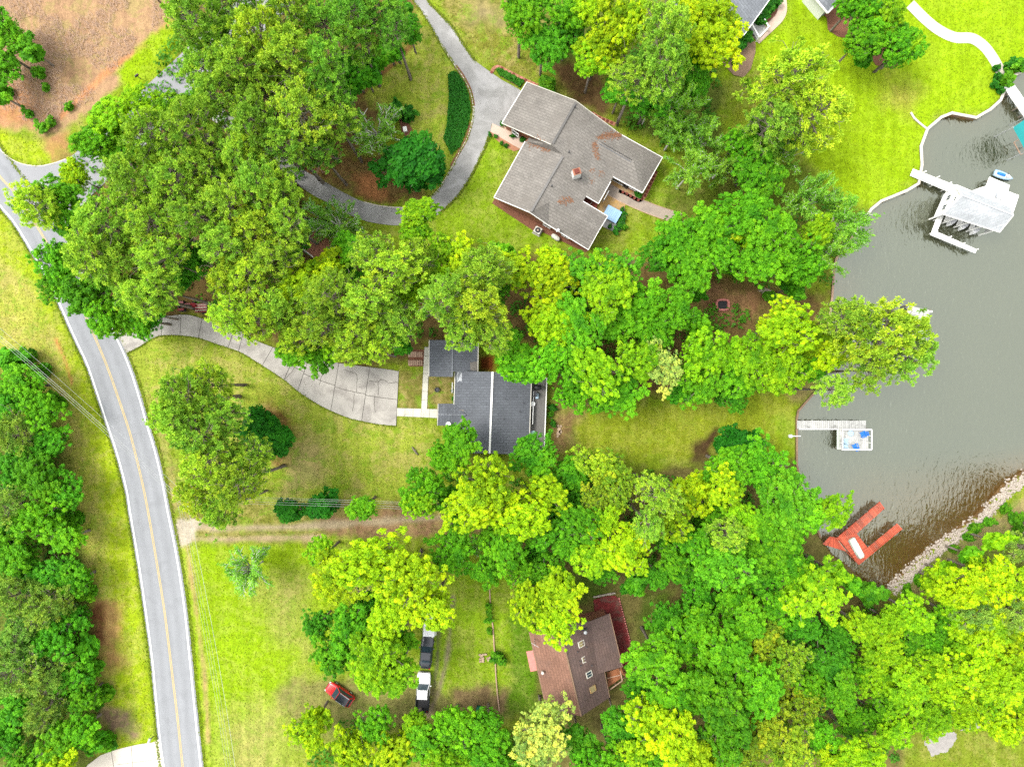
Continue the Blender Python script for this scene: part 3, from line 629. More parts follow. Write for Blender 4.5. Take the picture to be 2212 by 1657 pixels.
def pine(seed, R=4.2, n_br=34, top=0.95, low=-0.75):
    r = np.random.default_rng(seed); parts = []; limbs = MB(); limbs.tube([(0, 0, low * R - 0.3), (0.05, 0, 0), (0.1, 0.05, top * R * 0.9)], [0.2, 0.13, 0.03], 6)
    V = []; F = []; T = []; az = r.uniform(0, 6.28); k = 0
    for i in range(n_br):
        t = (i + 0.5) / n_br; zz = (low + (top - low) * t) * R; az += 2.4 + r.normal(0, 0.25)
        prof = math.sin(math.pi * min(1, 0.34 + 0.66 * t)) ** 0.75 if t > 0.3 else 0.75 + 0.55 * t
        L = R * max(0.16, prof) * r.uniform(0.72, 1.1); L = min(L, R * 1.08)
        dirv = np.array([math.cos(az), math.sin(az), 0.18 + 0.55 * t]); dirv = unit(dirv); o = np.array([0, 0, zz])
        tip = o + dirv * L; limbs.tube([o, o + dirv * L * 0.5 - np.array([0, 0, 0.12]), tip], [0.065, 0.045, 0.015], 4)
        side = unit(np.cross(dirv, [0, 0, 1])); lt = r.normal(0.5, 0.15)
        for s in range(int(3 + 7 * L / R)):
            u = r.uniform(0.35, 1.05) ** 0.8; wv = (1.1 - abs(u - 0.62)) * 0.45 * L
            pc_ = o + dirv * L * u + side * r.normal(0, 0.6) * wv + np.array([0, 0, r.uniform(-0.1, 0.5)]); pt = lt + r.normal(0, 0.13)
            limbs.tube([o + dirv * L * max(0.15, u - 0.3), (o + dirv * L * u + pc_) / 2, pc_], [0.035, 0.026, 0.012], 3, cap=False)
            for h_ in range(int(r.integers(3, 7))):
                c = pc_ + unit(r.normal(size=3) + np.array([0, 0, 0.5])) * r.uniform(0.12, 0.42) * np.array([1, 1, 0.7])
                nn = 12; q = unit(r.normal(size=(nn, 3)) + np.array([0, 0, 0.5]) + dirv * 0.25); ln = r.uniform(0.24, 0.36) * r.uniform(0.8, 1.15, nn)
                sd2 = unit(np.cross(q, r.normal(size=(nn, 3)))) * 0.05; tt = pt + r.normal(0, 0.09)
                tri = np.stack([c + sd2 * 0.5, c - sd2 * 0.5, c + q * ln[:, None] - sd2, c + q * ln[:, None] + sd2], 1).reshape(-1, 3)
                V.append(tri); F.append(np.arange(4 * nn).reshape(-1, 4) + k); k += 4 * nn
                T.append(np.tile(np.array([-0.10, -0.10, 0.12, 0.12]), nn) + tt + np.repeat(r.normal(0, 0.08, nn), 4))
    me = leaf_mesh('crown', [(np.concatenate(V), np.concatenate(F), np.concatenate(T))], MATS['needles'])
    return me, limbs.mesh('limbs', MATS['bark'])

def wispy(seed, R=5.0, boughs=22, leafy=1.0, bark='pale_bark', rad=1.0):
    """arching pale twigs with narrow leaves strung along them"""
    r = np.random.default_rng(seed); limbs = MB(); C = []; Nn = []; T = []
    for i in range(boughs):
        d = hemi(r, 1, 0.1, -0.1)[0]; L = R * r.uniform(0.65, 1.05); a = np.array([0, 0, -0.5 * R]) + d * 0.1
        pts = [a]
        for s in range(1, 5): pts.append(np.array([0, 0, -0.4 * R]) + d * L * s / 4 * np.array([1, 1, 0.85]) + r.normal(0, 0.12, 3) * s * 0.5 + np.array([0, 0, 0.4 * R * math.sin(s / 4 * 1.5)]))
        limbs.tube(pts, np.array([0.10, 0.075, 0.05, 0.032, 0.012]) * rad, 4); lt = r.normal(0.5, 0.12)
        for s in range(16):
            u = r.uniform(0.3, 1.0); k = min(3, int(u * 4)); f = u * 4 - k; o = pts[k] * (1 - f) + pts[k + 1] * f
            dv = unit(d + r.normal(0, 0.6, 3)); ln = r.uniform(0.5, 1.4) * R / 5; e = o + dv * ln; 
            if s % 2 == 0 or leafy < 0.6: limbs.tube([o, (o + e) / 2 + np.array([0, 0, 0.08]), e], np.array([0.036, 0.026, 0.012]) * rad, 3, cap=False)
            if r.random() < leafy:
                n = 26; w_ = r.uniform(0, 1.1, (n, 1)); C.append(o + (e - o) * w_ + r.normal(0, 0.16, (n, 3))); Nn.append(unit(r.normal(size=(n, 3)) + np.array([0, 0, 0.9]))); T.append(lt + r.normal(0, 0.1) + r.normal(0, 0.14, n))
    parts = []
    if C: C = np.concatenate(C); parts.append(cards(C, np.concatenate(Nn), r.uniform(0.12, 0.26, len(C)), 0.38, np.concatenate(T), r))
    return leaf_mesh('crown', parts, MATS['leaves']), limbs.mesh('limbs', MATS[bark])

PROTO = {'broad': [broadleaf(100 + i, lobes=18 + i) for i in range(6)],
         'fine': [broadleaf(200 + i, lobes=18, clumps=20, leaves=26, leaf=0.15, csz=0.075) for i in range(2)],
         'dense': [broadleaf(300 + i, lobes=16, clumps=14, leaves=44, leaf=0.26, flat=0.95, spread=0.5, csz=0.13) for i in range(3)],
         'pine': [pine(400 + i, top=0.8 + 0.12 * i) for i in range(5)],
         'wispy': [wispy(500 + i) for i in range(3)],
         'bare': [wispy(600 + i, boughs=34, leafy=0.6, rad=1.9) for i in range(2)],
         'bush': [broadleaf(700 + i, lobes=8, clumps=9, leaves=26, leaf=0.55, flat=0.8, csz=0.17) for i in range(3)]}
PR = {'pine': 4.2}
TRUNK = {}
for nm, mt in (('bark', 'bark'), ('pale', 'pale_bark')):
    t_ = MB(); t_.tube([(0, 0, -0.02), (0.01, 0, 0.04), (0.0, 0.01, 0.5), (0.01, 0, 1.0)], [1.35, 1.0, 0.82, 0.62], 8); TRUNK[nm] = t_.mesh('trunk', MATS[mt], True)

#        look, kind, proto, colour, crown height, trunk radius, category
KIND = {
 'P': ('olive green', 'pine tree', 'pine', (0.235, 0.405, 0.032), 15.0, 0.22, 'pine'),
 'Q': ('light yellowish', 'pine tree', 'pine', (0.3, 0.47, 0.03), 14.0, 0.22, 'pine'),
 'N': ('deep green', 'pine tree', 'pine', (0.155, 0.345, 0.03), 14.5, 0.22, 'pine'),
 'R': ('greyish green', 'pine tree', 'pine', (0.21, 0.36, 0.05), 11.0, 0.2, 'pine'),
 'Y': ('bright yellow-green', 'broadleaf tree', 'broad', (0.275, 0.43, 0.004), 11.0, 0.2, 'tree'),
 'y': ('lime green', 'broadleaf tree', 'broad', (0.185, 0.385, 0.005), 10.5, 0.2, 'tree'),
 'G': ('mid green', 'broadleaf tree', 'broad', (0.1, 0.31, 0.006), 9.5, 0.2, 'tree'),
 'g': ('dark green', 'broadleaf tree', 'broad', (0.068, 0.27, 0.008), 7.5, 0.17, 'tree'),
 'T': ('fresh blue-green', 'broadleaf tree', 'broad', (0.105, 0.33, 0.01), 10.0, 0.2, 'tree'),
 'O': ('green', 'orange-flecked tree', 'fine', (0.2, 0.315, 0.012), 9.0, 0.2, 'tree'),
 'D': ('very dark green', 'evergreen', 'dense', (0.022, 0.165, 0.008), 4.5, 0.15, 'evergreen tree'),
 'L': ('pale whitish green', 'flowering tree', 'fine', (0.33, 0.45, 0.08), 9.0, 0.18, 'tree'),
 'W': ('feathery light green', 'twiggy tree', 'wispy', (0.18, 0.37, 0.03), 7.0, 0.14, 'tree'),
 'B': ('half bare', 'whitish tree', 'bare', (0.2, 0.44, 0.05), 4.5, 0.13, 'tree'),
 'S': ('leafy green', 'shrub', 'bush', (0.085, 0.26, 0.008), 1.2, 0.07, 'shrub'),
 's': ('dark green', 'round shrub', 'bush', (0.03, 0.16, 0.01), 0.8, 0.06, 'shrub'),
}
ZONES = [
 ('in the pine wood left of the loop driveway', 'trees of the loop driveway wood',
  "P 430 60 62;P 505 22 58;Q 565 85 62;P 625 28 60;P 442 152 46;P 525 150 64;P 640 135 70;P 580 205 68;N 700 55 52;N 765 40 52;N 825 25 48;N 700 150 55;N 780 95 46;N 850 60 40;P 655 250 66;P 560 275 60;N 720 215 55;P 620 312 58;P 725 265 50;N 690 330 42;P 480 95 50;P 480 215 50;g 760 150 34;g 810 130 32;g 840 110 30;g 885 70 34;g 790 165 30;g 745 190 32;g 735 20 40;g 865 35 32"),
 ('in the corner wood beside the road junction', 'trees of the road junction wood',
  "y 318 240 42;y 382 250 46;y 250 262 48;G 210 315 46;G 440 232 44;P 430 292 60;P 335 302 58;G 268 332 50;P 300 392 64;Y 166 384 38;G 125 428 48;Q 75 445 48;P 382 400 62;P 452 372 54;P 520 345 50;Q 560 325 48;P 565 405 58;P 605 425 54;P 500 445 54;P 430 470 54;G 172 480 54;P 250 492 64;P 332 482 58;g 480 400 40;g 360 350 40"),
 ('in the wood above the slabbed driveway mouth', 'trees of the roadside wood',
  "P 198 552 60;P 280 572 60;G 138 565 50;P 352 562 54;g 420 562 42;P 482 520 54;Q 560 500 58;P 622 482 46;G 198 640 54;G 268 672 50;P 312 640 54;G 232 692 40;P 350 628 44;g 402 590 32;Q 492 600 46;Q 542 592 50;P 600 560 50;g 622 520 40;Q 502 682 46;Q 558 690 46;P 612 662 50;g 628 548 26;G 120 620 36;g 330 680 34;G 300 690 36"),
 ('along the slabbed concrete driveway', 'trees above the slabbed driveway',
  "Y 662 622 58;Y 702 592 40;P 722 642 54;Q 645 722 46;P 702 702 54;G 640 762 42;Q 762 722 48;P 792 650 54;Q 850 582 58;P 810 558 48;Q 762 762 34;Q 830 722 40;P 862 690 48;P 902 562 48;y 905 462 42;B 730 490 48;Y 716 572 30;G 762 542 38;G 690 770 38;y 880 640 40;g 745 590 34;y 905 500 34;B 690 470 34;g 860 740 30;Q 815 760 28;y 725 745 34"),
 ('in the tree belt between the two grey houses', 'trees of the belt between the grey houses',
  "y 950 602 50;Y 1000 562 48;P 1050 582 58;Q 1030 662 64;P 962 652 54;P 1062 720 44;P 1000 720 40;Y 1132 585 46;Y 1190 562 36;Y 1182 622 54;G 1090 548 28;T 1272 592 50;T 1332 602 52;y 1300 632 58;Y 1210 702 58;Y 1172 682 48;G 1100 762 54;G 1122 800 46;G 1182 772 50;G 1252 722 58;G 1322 702 58;G 1382 662 58;y 960 545 36;Y 1090 580 40;g 1070 640 36;g 1240 640 40"),
 ('along the upper side of the back lawn', 'trees above the back lawn',
  "G 1450 682 48;y 1280 802 58;G 1342 850 48;y 1372 782 54;G 1402 722 48;G 1302 855 46;L 1430 790 50;y 1512 762 58;G 1512 828 48;y 1565 770 44;G 1592 808 48;y 1640 780 52;Y 1662 715 36;Y 1702 680 40;Y 1692 722 56;Y 1752 732 48;P 1812 690 46;Q 1900 722 78;P 1952 765 56;P 1872 800 46;P 1800 842 38;Y 1790 760 46;y 1692 790 48;g 1470 850 34;G 1500 700 30;G 1240 800 46;G 1232 850 34;g 1570 850 34;P 1850 700 46;G 1750 790 40"),
 ('above and right of the taupe roofed house', 'trees around the taupe roofed house',
  "G 1122 42 48;g 1172 102 48;g 1222 82 48;G 1222 40 40;Y 1270 22 40;Y 1320 50 54;Y 1292 102 48;y 1280 135 38;Y 1370 62 48;P 1432 62 54;P 1432 142 60;G 1482 32 40;Y 1522 32 48;Y 1542 102 58;Y 1562 52 40;P 1372 172 48;g 1402 222 48;G 1150 15 36;W 1462 232 58;W 1458 290 48;W 1512 302 56;W 1492 372 48;g 1500 180 40;G 1480 120 36;W 1405 232 38;g 1340 200 36"),
 ('at the edge of the bright lake lawn', 'trees beside the lake lawn',
  "Q 1700 182 78;Q 1742 262 68;P 1662 272 54;W 1642 332 58;W 1702 335 58;G 1622 372 48;G 1602 302 40;W 1562 362 50;G 1882 40 50;G 1842 15 38;G 1852 95 40;G 1940 112 46;y 1905 35 36;G 1900 80 40;g 1870 120 30;y 1960 100 30;G 1660 390 40"),
 ('below the tan garden path near the lake', 'trees below the tan garden path',
  "G 1452 522 48;G 1522 502 56;G 1602 482 58;G 1672 502 58;W 1752 432 58;W 1812 480 58;W 1782 545 50;Y 1612 512 30;G 1482 582 54;G 1562 562 46;G 1642 570 48;G 1722 572 56;g 1430 560 40;g 1560 520 40;g 1715 620 32;y 1760 500 40"),
 ('in the thick wood along the left edge', 'trees of the left edge wood',
  "g 28 782 32;G 62 832 44;g 18 872 40;G 92 882 44;R 42 932 48;g 112 952 40;g 28 1012 44;G 92 1032 48;g 140 1062 42;R 30 1092 44;G 92 1122 54;G 150 1160 44;G 40 1192 54;g 122 1232 48;R 42 1282 48;R 112 1302 48;G 170 1250 38;R 52 1362 48;g 130 1382 48;R 40 1442 58;R 112 1452 48;g 172 1452 46;g 40 1532 48;R 100 1532 44;G 188 1500 34;G 132 1592 48;G 180 1572 42;Y 130 1645 46;g 212 1600 28;g 20 1150 40;g 70 1250 40;g 190 1400 30;g 80 1400 40;g 70 980 40;g 20 1590 40;G 60 1640 36;g 170 1330 34"),
 ('in the clump beside the front lawn', 'trees of the front lawn clump',
  "P 400 862 58;Q 452 832 52;P 382 902 52;P 432 942 58;Q 462 1002 58;Q 442 1062 52;P 520 1040 56;P 540 985 46;P 482 902 48;D 562 922 48;D 600 945 40;P 482 1100 42;D 575 970 34"),
 ('in the row beside the gravel track', 'small trees beside the gravel track', "D 625 1102 34;D 700 1090 40;G 785 1095 34"),
 ('inside the loop driveway', 'trees inside the loop', "D 900 355 78;B 815 290 56"),
 ('alone on the lower left lawn', 'lone lawn tree', "B 540 1232 48"),
 ('below the dark grey house', 'trees below the dark grey house',
  "G 1002 950 42;G 962 990 42;G 922 1050 48;g 1140 972 44;Y 1060 1042 58;Y 1030 1102 56;Y 1120 1112 58;Y 1172 1062 48;G 1182 1150 46;y 902 1082 34;G 992 1130 38;G 1092 1182 46;O 1290 1002 52;O 1332 1052 52;P 1422 1062 46;g 1232 1012 42;g 1240 1080 40;G 1170 1000 36;g 1210 1110 38;B 1000 1190 34;g 970 1080 34;O 1290 1080 40;g 1150 1200 36;G 1250 1130 44;y 1305 1125 40;G 1235 1180 38;G 1060 1160 34"),
 ('on the point above the red dock', 'trees above the red dock',
  "Y 1482 1072 52;Y 1552 1052 48;G 1572 1002 52;D 1592 962 50;G 1642 1012 58;T 1692 1062 58;G 1735 1105 52;y 1788 1098 38;y 1602 1122 48;G 1662 1132 58;P 1572 1152 40;Y 1440 1122 48;P 1402 1132 38;G 1500 1172 46;T 1560 1222 58;T 1612 1192 48;y 1760 1282 64;G 1690 1200 54;G 1715 1240 44;g 1640 1250 38;g 1520 1130 36;g 1450 1180 36;y 1715 1290 36;y 1805 1238 32;G 1838 1258 24;G 1650 1180 46;G 1540 1100 40;g 1480 1235 36;G 1690 1140 40"),
 ('shading the parked vehicles', 'trees over the parked vehicles',
  "Y 800 1222 76;Y 882 1242 66;Y 742 1232 56;Y 940 1308 54;Y 850 1312 52;G 972 1202 46;G 762 1352 58;G 722 1402 48;y 822 1402 58;y 808 1452 44;y 862 1450 46;G 865 1380 38;g 690 1350 34;g 800 1300 36;y 700 1200 34"),
 ('around the brown roofed house', 'trees around the brown roofed house',
  "Y 1160 1312 48;Y 1212 1272 48;Y 1200 1345 46;Y 1132 1292 38;G 1170 1242 42;G 1120 1225 36;G 1052 1232 34;Y 1330 1192 58;Y 1380 1155 40;G 1452 1205 38;g 1422 1242 34;L 1172 1572 74;g 1332 1560 42;g 1252 1602 46;G 1262 1652 44;g 1375 1262 30;y 1270 1200 40;g 1300 1225 34"),
 ('along the bottom edge below the parked vehicles', 'trees along the bottom edge',
  "Y 670 1572 48;Y 686 1552 30;Y 762 1610 48;G 820 1562 42;Y 850 1622 52;G 932 1602 48;G 982 1562 48;y 962 1642 46;G 1052 1562 46;G 1062 1622 48;G 1110 1640 36;y 900 1560 34;G 1000 1610 36"),
 ('in the big wood right of the brown house', 'trees of the lower wood',
  "G 1482 1372 68;G 1422 1422 56;G 1562 1402 68;G 1612 1340 52;G 1532 1472 68;G 1462 1492 52;Y 1400 1542 52;Y 1452 1592 58;G 1562 1562 68;G 1642 1482 58;O 1690 1422 52;O 1652 1562 58;O 1722 1522 48;Y 1502 1632 48;O 1602 1632 58;O 1702 1612 56;G 1770 1582 42;Y 1800 1642 48;y 1870 1622 46;g 1772 1432 46;g 1722 1352 38;G 1810 1492 46;O 1640 1380 48;g 1510 1300 40;g 1440 1340 44;g 1380 1480 36;Y 1370 1620 40;G 1320 1640 40;O 1670 1490 44;G 1590 1290 44;G 1670 1310 42;G 1740 1470 40;y 1590 1510 40;G 1410 1640 40;G 1560 1620 40"),
 ('on the overgrown south-east bank', 'trees of the south-east bank',
  "G 1850 1442 38;y 1902 1402 46;y 1862 1352 46;y 1950 1482 56;y 1992 1432 46;Y 2040 1472 56;Y 2100 1442 56;Y 2160 1462 56;Y 2122 1372 56;Y 2182 1392 46;y 2062 1392 40;Y 2022 1252 42;Y 2072 1272 54;Y 2132 1242 54;Y 2190 1262 48;y 1970 1322 46;R 2100 1322 42;R 2170 1312 44;y 2002 1542 46;Y 2082 1532 46;Y 2150 1552 46;y 1932 1562 40;G 1892 1542 38;S 1880 1282 30;g 1800 1372 38;y 1920 1340 36;G 2020 1350 38;y 2190 1500 40;Y 2215 1330 44;Y 2230 1440 48;G 1840 1560 36;R 2205 1180 40;y 2060 1330 40;G 2000 1390 36;y 2120 1500 40;Y 2200 1550 40;y 2050 1240 30;G 2100 1200 26;y 2150 1170 26;G 1960 1390 36;y 1900 1470 36;G 1910 1510 34"),
 ('just beyond the right end of the bank', 'trees past the bank', "G 2290 1150 60;Y 2330 1210 60;G 2360 1110 60;y 2290 1260 56"),
 ('at the left edge of the clay field', 'trees of the clay field', "T 5 55 40;T 40 95 34;T 72 112 26;T 8 140 40;T 0 205 26"),
]
SHRUBS = [
 ('beside the white box bed', "s 852 240 20;s 880 248 20"), ('at the top corner of the taupe house', "S 1182 181 22"),
 ('in the bed beside the lake path', "s 2152 148 9;s 2154 166 9;s 2148 184 10;s 2160 196 9;S 2172 172 17;s 2178 144 11;s 2190 135 12;S 2204 142 18"),
 ('in the beds of the blue-grey house', "s 1594 100 16;s 1604 88 16;s 1612 78 14;s 1640 44 14;s 1650 32 14;s 1662 20 14;s 1674 8 14;S 1588 135 8;S 1575 128 6"),
 ('on the bank behind the white rocks', "S 2060 1185 12;S 2090 1160 12;S 2105 1140 14;S 2135 1128 12;S 2195 1122 18;S 2170 1100 12;S 1985 1255 14;S 1960 1275 13;S 1865 1275 18;S 2200 1150 16"),
 ('along the timber edging of the lawn', "S 1055 1310 9;S 1056 1325 8;S 1056 1340 9;S 1057 1362 8;S 1074 1420 16;S 1086 1428 12"),
 ('by the patio of the taupe house', "s 1345 463 7;s 1343 475 7;s 1338 488 8;s 1330 500 8;S 1348 492 7;s 1379 418 10"),
 ('by the back door of the dark grey house', "s 984 790 8;s 985 860 9;s 982 845 7;s 1192 880 10;s 1195 915 8;S 1190 895 8"),
 ('beside the pink front walk', "s 1083 268 5;s 1095 272 5;s 1110 292 7;s 1128 302 7;s 1058 291 5;s 1071 295 5;s 1083 309 5;s 1093 316 5"),
 ('around the fire pit clearing', "g 1502 640 18;S 1662 640 16;S 1508 705 18"),
 ('beside the fence line of the left woods', "S 222 1500 26;S 205 1440 20;S 228 1600 24;S 190 1280 22;S 165 1120 20;S 120 870 24;S 90 800 22;S 60 770 20"),
 ('in the brush of the clay field', "S 85 160 14;S 100 190 10;S 62 245 12;S 92 275 14;S 20 200 12;S 150 232 10;S 110 265 12"),
]
ORD = 'first second third fourth fifth sixth seventh eighth ninth tenth eleventh twelfth thirteenth fourteenth fifteenth sixteenth seventeenth eighteenth nineteenth twentieth'.split()
tr = np.random.default_rng(99)
def plant(k, ox, oy, rp, label, group, hf=1.0):
    look, kind, proto, colr, hz, trr, cat = KIND[k]
    small = rp < 33 and k not in 'Ss'
    zc = hz * tr.uniform(0.85, 1.15) * (0.62 + 0.38 * min(1.25, rp / 50)); zc = min(zc * hf, 17)
    if k in 'Ss': zc = rp * S0 * 0.5
    else:
        for zt in sorted(np.linspace(1.5, 18, 34), key=lambda q_: abs(q_ - zc)):       # the foot of the trunk must stand on land
            f_ = P(ox, oy, zt)
            if sdf(np.array([f_.x]), np.array([f_.y]), SHORE)[0] > 0.6: zc = zt if abs(zt - zc) > .5 else zc; break
    if k in 'gS' and small: zc *= 0.75
    R = rp * S0 * (H - zc) / H * 1.2; zc = max(zc, 0.55 * R)
    pp = 'bush' if (small and proto in ('broad', 'dense')) else proto
    i = int(tr.integers(len(PROTO[pp]))); crown, limbs = PROTO[pp][i]; sc = R / PR.get(pp, 5.0)
    q = P(ox, oy, zc)
    name = {'pine': 'pine_tree', 'shrub': 'shrub', 'evergreen tree': 'evergreen_tree'}.get(cat, 'broadleaf_tree')
    root = thing(name, label, cat, (q.x, q.y, -0.08), tr.uniform(0, 6.28), group)
    cr = bpy.data.objects.new('crown', crown); link(cr, root); cr.location = (0, 0, zc + 0.08)
    sz = sc * tr.uniform(0.85, 1.1); ax = tr.uniform(0.84, 1.19); cr.scale = (sc * ax, sc / ax, sz); cr.rotation_euler = (tr.normal(0, 0.10), tr.normal(0, 0.10), 0)
    j = tr.normal(1, 0.10); hue = float(np.clip(tr.normal(0, 0.06), -.1, .1)); cr.color = (max(.004, colr[0] * j * (1 + hue)), max(.01, colr[1] * j), max(.002, colr[2] * j * (1 - hue)), 1)
    lb = bpy.data.objects.new('limbs', limbs); link(lb, root); lb.location = cr.location; lb.scale = cr.scale; lb.rotation_euler = cr.rotation_euler
    if k not in 's':
        tk = bpy.data.objects.new('trunk', TRUNK['pale' if pp in ('wispy', 'bare') else 'bark']); link(tk, root)
        rr_ = trr * (0.6 + 0.5 * min(1.5, rp / 50)) if k not in 'S' else 0.06
        tk.scale = (rr_, rr_, max(0.2, zc - 0.35 * R))
    return root
from collections import defaultdict
def plant_zone(phrase, group, spec):
    hf = 0.45 if 'left edge' in phrase else 0.55 if 'bottom edge' in phrase else 0.7 if 'bank' in phrase or 'lake lawn' in phrase else 1.0
    rows = []
    for s in spec.split(';'):
        k, a, b2, c2 = s.split(); rows.append((k, float(a), float(b2), float(c2)))
    by = defaultdict(list)
    for q in rows: by[q[0]].append(q)
    for k, L in by.items():
        L.sort(key=lambda q: q[1])
        for i, q in enumerate(L):
            look, kind = KIND[k][:2]
            if len(L) == 1: lab = f"the only {look} {kind} {phrase}"
            elif i == 0: lab = f"leftmost {look} {kind} {phrase}"
            elif i == len(L) - 1: lab = f"rightmost {look} {kind} {phrase}"
            else: lab = f"{ORD[i]} {look} {kind} from left {phrase}"
            plant(k, q[1], q[2], q[3], lab, group, hf)
for z_ in ZONES: plant_zone(*z_)
for ph, sp in SHRUBS: plant_zone(ph, 'shrubs ' + ph, sp)

# undergrowth: low leaves under the woods that nobody could count
r = np.random.default_rng(5); pts = []
WOODS = [[(400, 0), (890, 0), (890, 90), (760, 200), (690, 330), (640, 480), (690, 560), (1180, 560), (1240, 640), (1180, 740), (900, 735), (640, 720), (420, 650), (270, 690), (130, 560), (80, 430), (300, 225)],
         [(0, 780), (100, 890), (170, 1240), (200, 1500), (215, 1600), (150, 1657), (0, 1657)], [(1190, 20), (1550, 20), (1540, 330), (1380, 300), (1330, 180)],
         [(1430, 480), (1800, 430), (1790, 620), (1660, 620), (1500, 600)], [(1200, 640), (1500, 640), (1760, 720), (1740, 800), (1400, 830), (1210, 840)],
         [(900, 1000), (1480, 1020), (1680, 1020), (1780, 1200), (1880, 1290), (1960, 1330), (1960, 1640), (1330, 1640), (1330, 1590), (1420, 1420), (1440, 1290), (1300, 1230), (1080, 1180), (960, 1140)],
         [(1960, 1330), (2212, 1220), (2212, 1500), (1990, 1570)], [(640, 1560), (1120, 1560), (1120, 1657), (640, 1657)]]
C = []; Nn = []; T = []; Sz = []
for wpoly in WOODS:
    xs = [q[0] for q in wpoly]; ys = [q[1] for q in wpoly]; ar = (max(xs) - min(xs)) * (max(ys) - min(ys)) * S0 * S0; n = int(ar * 0.24)
    a = r.uniform(min(xs), max(xs), n); b2 = r.uniform(min(ys), max(ys), n); k = in_poly(a, b2, wpoly)
    for u, v2 in zip(a[k], b2[k]):
        q = P(u, v2); R_ = r.uniform(0.5, 1.5); m_ = int(26 * R_); e = unit(r.normal(size=(m_, 3)) + [0, 0, 0.6])
        C.append(np.array(q) + e * R_ * r.uniform(0.5, 1, (m_, 1)) * [1, 1, 0.8] + [0, 0, 0.2]); Nn.append(unit(e + [0, 0, 1])); T.append(r.normal(0.5, 0.15) + r.normal(0, 0.12, m_)); Sz.append(r.uniform(0.14, 0.32, m_))
C = np.concatenate(C); C[:, 2] = np.maximum(C[:, 2], 0.05)
me = leaf_mesh('undergrowth', [cards(C, np.concatenate(Nn), np.concatenate(Sz), 0.6, np.concatenate(T), r)], MATS['leaves'])
ug = link(bpy.data.objects.new('undergrowth', me)); ug.color = (0.060, 0.190, 0.010, 1); tag(ug, 'low green undergrowth beneath the woods', 'undergrowth', kind='stuff')

# ------------------------------------------------------------------ buildings
def C5(zx, zy): return (1032.2 + zx * .2581, 132.7 + zy * .2581)
def C6(zx, zy): return (840.5 + zx * .17333, 722.5 + zy * .17333)
def C7(zx, zy): return (1105.9 + zx * .1869, 1253.4 + zy * .1869)
def C8(zx, zy): return (1917 + zx * .14241, 339.2 + zy * .14241)
def T3(zx, zy): return (1106 + zx * .33373, zy * .33373)
def T2(zx, zy): return (553 + zx * .33373, zy * .33373)
def T8(zx, zy): return (1659 + zx * .33373, 553 + zy * .33373)
def TB(zx, zy): return (1659 + zx * .33373, 1103.7 + zy * .33373)
def TM(zx, zy): return (553 + zx * .33373, 1103.7 + zy * .33373)
def T7(zx, zy): return (1106 + zx * .33373, 553 + zy * .33373)

from mathutils.bvhtree import BVHTree
from mathutils.geometry import tessellate_polygon
RV, RF = [], []
def roof_planes(parent, planes, mat, thick=0.14, name='roof_plane'):
    out = []
    for pl in planes:
        for t in tessellate_polygon([[Vector(v) for v in pl]]): RF.append(tuple(len(RV) + i for i in t))
        RV.extend(Vector(v) for v in pl)
        vs = [Vector(v) for v in pl]; n = len(vs); low = [v - Vector((0, 0, thick)) for v in vs]
        m_ = MB().add(vs + low, [tuple(range(n)), tuple(range(n, 2 * n))[::-1]] + [(i, (i + 1) % n, n + (i + 1) % n, n + i) for i in range(n)])
        out.append(m_.build(name, mat, parent))
    return out
def on_roof(q, lift=0.04):
    """the point of the roofs built so far that stands where plan unit pair q is seen"""
    tree = BVHTree.FromPolygons(RV, RF); o = Vector((0, 0, H)); hit = tree.ray_cast(o, (P(*q) - o).normalized())
    if hit[0] is None: return P(*q, 3.5), Vector((0, 0, 1))
    n_ = hit[1] if hit[1].z > 0 else -hit[1]; return hit[0] + n_ * lift, n_
def roof_patch(parent, name, qs, mat): MB().add([on_roof(q, .03)[0] for q in qs], [tuple(range(len(qs)))]).build(name, mat, parent)
def edge_boards(parent, segs, mat, wd=0.085, h=0.2, name='fascia'):
    for a, b in segs: MB().beam(Vector(a) - Vector((0, 0, 0.06)), Vector(b) - Vector((0, 0, 0.06)), wd, h).build(name, mat, parent)
def walls(parent, poly, h, mat, d=0.4, z0=-0.1):
    return MB().prism(inset(poly, d), z0, h).build('wall', mat, parent)
def window(parent, a, b, t, z, wd=1.2, ht=1.1, out=0.03, name='window'):
    """a window on the wall running a->b (outer face), centred at fraction t"""
    a = Vector((a[0], a[1], 0)); b = Vector((b[0], b[1], 0)); d = (b - a).normalized(); nrm = Vector((d.y, -d.x, 0)); c = a.lerp(b, t)
    ang = math.atan2(d.y, d.x); p = c + nrm * out
    fr = MB()
    for s, e in (((-wd / 2, 0), (0.09, ht + .16)), ((wd / 2, 0), (0.09, ht + .16)), ((0, ht / 2), (wd, 0.09)), ((0, -ht / 2), (wd, 0.09)), ((0, 0), (0.05, ht))):
        fr.box((p.x + d.x * s[0], p.y + d.y * s[0], z + s[1]), (e[0], 0.08, e[1]), ang)
    f = fr.build(name, MATS['white_siding'], parent)
    MB().box((p.x - nrm.x * .03, p.y - nrm.y * .03, z), (wd, 0.04, ht), ang).build('pane', MATS['glass'], f)
    return f
def vent_pipe(parent, q, z, r=0.07, h=0.45): MB().lathe((q.x, q.y, z), [(r, -0.3), (r, h), (r * 1.3, h), (r * 1.3, h + .06), (0.01, h + .07)], 8).build('vent_pipe', MATS['dark_metal'], parent)

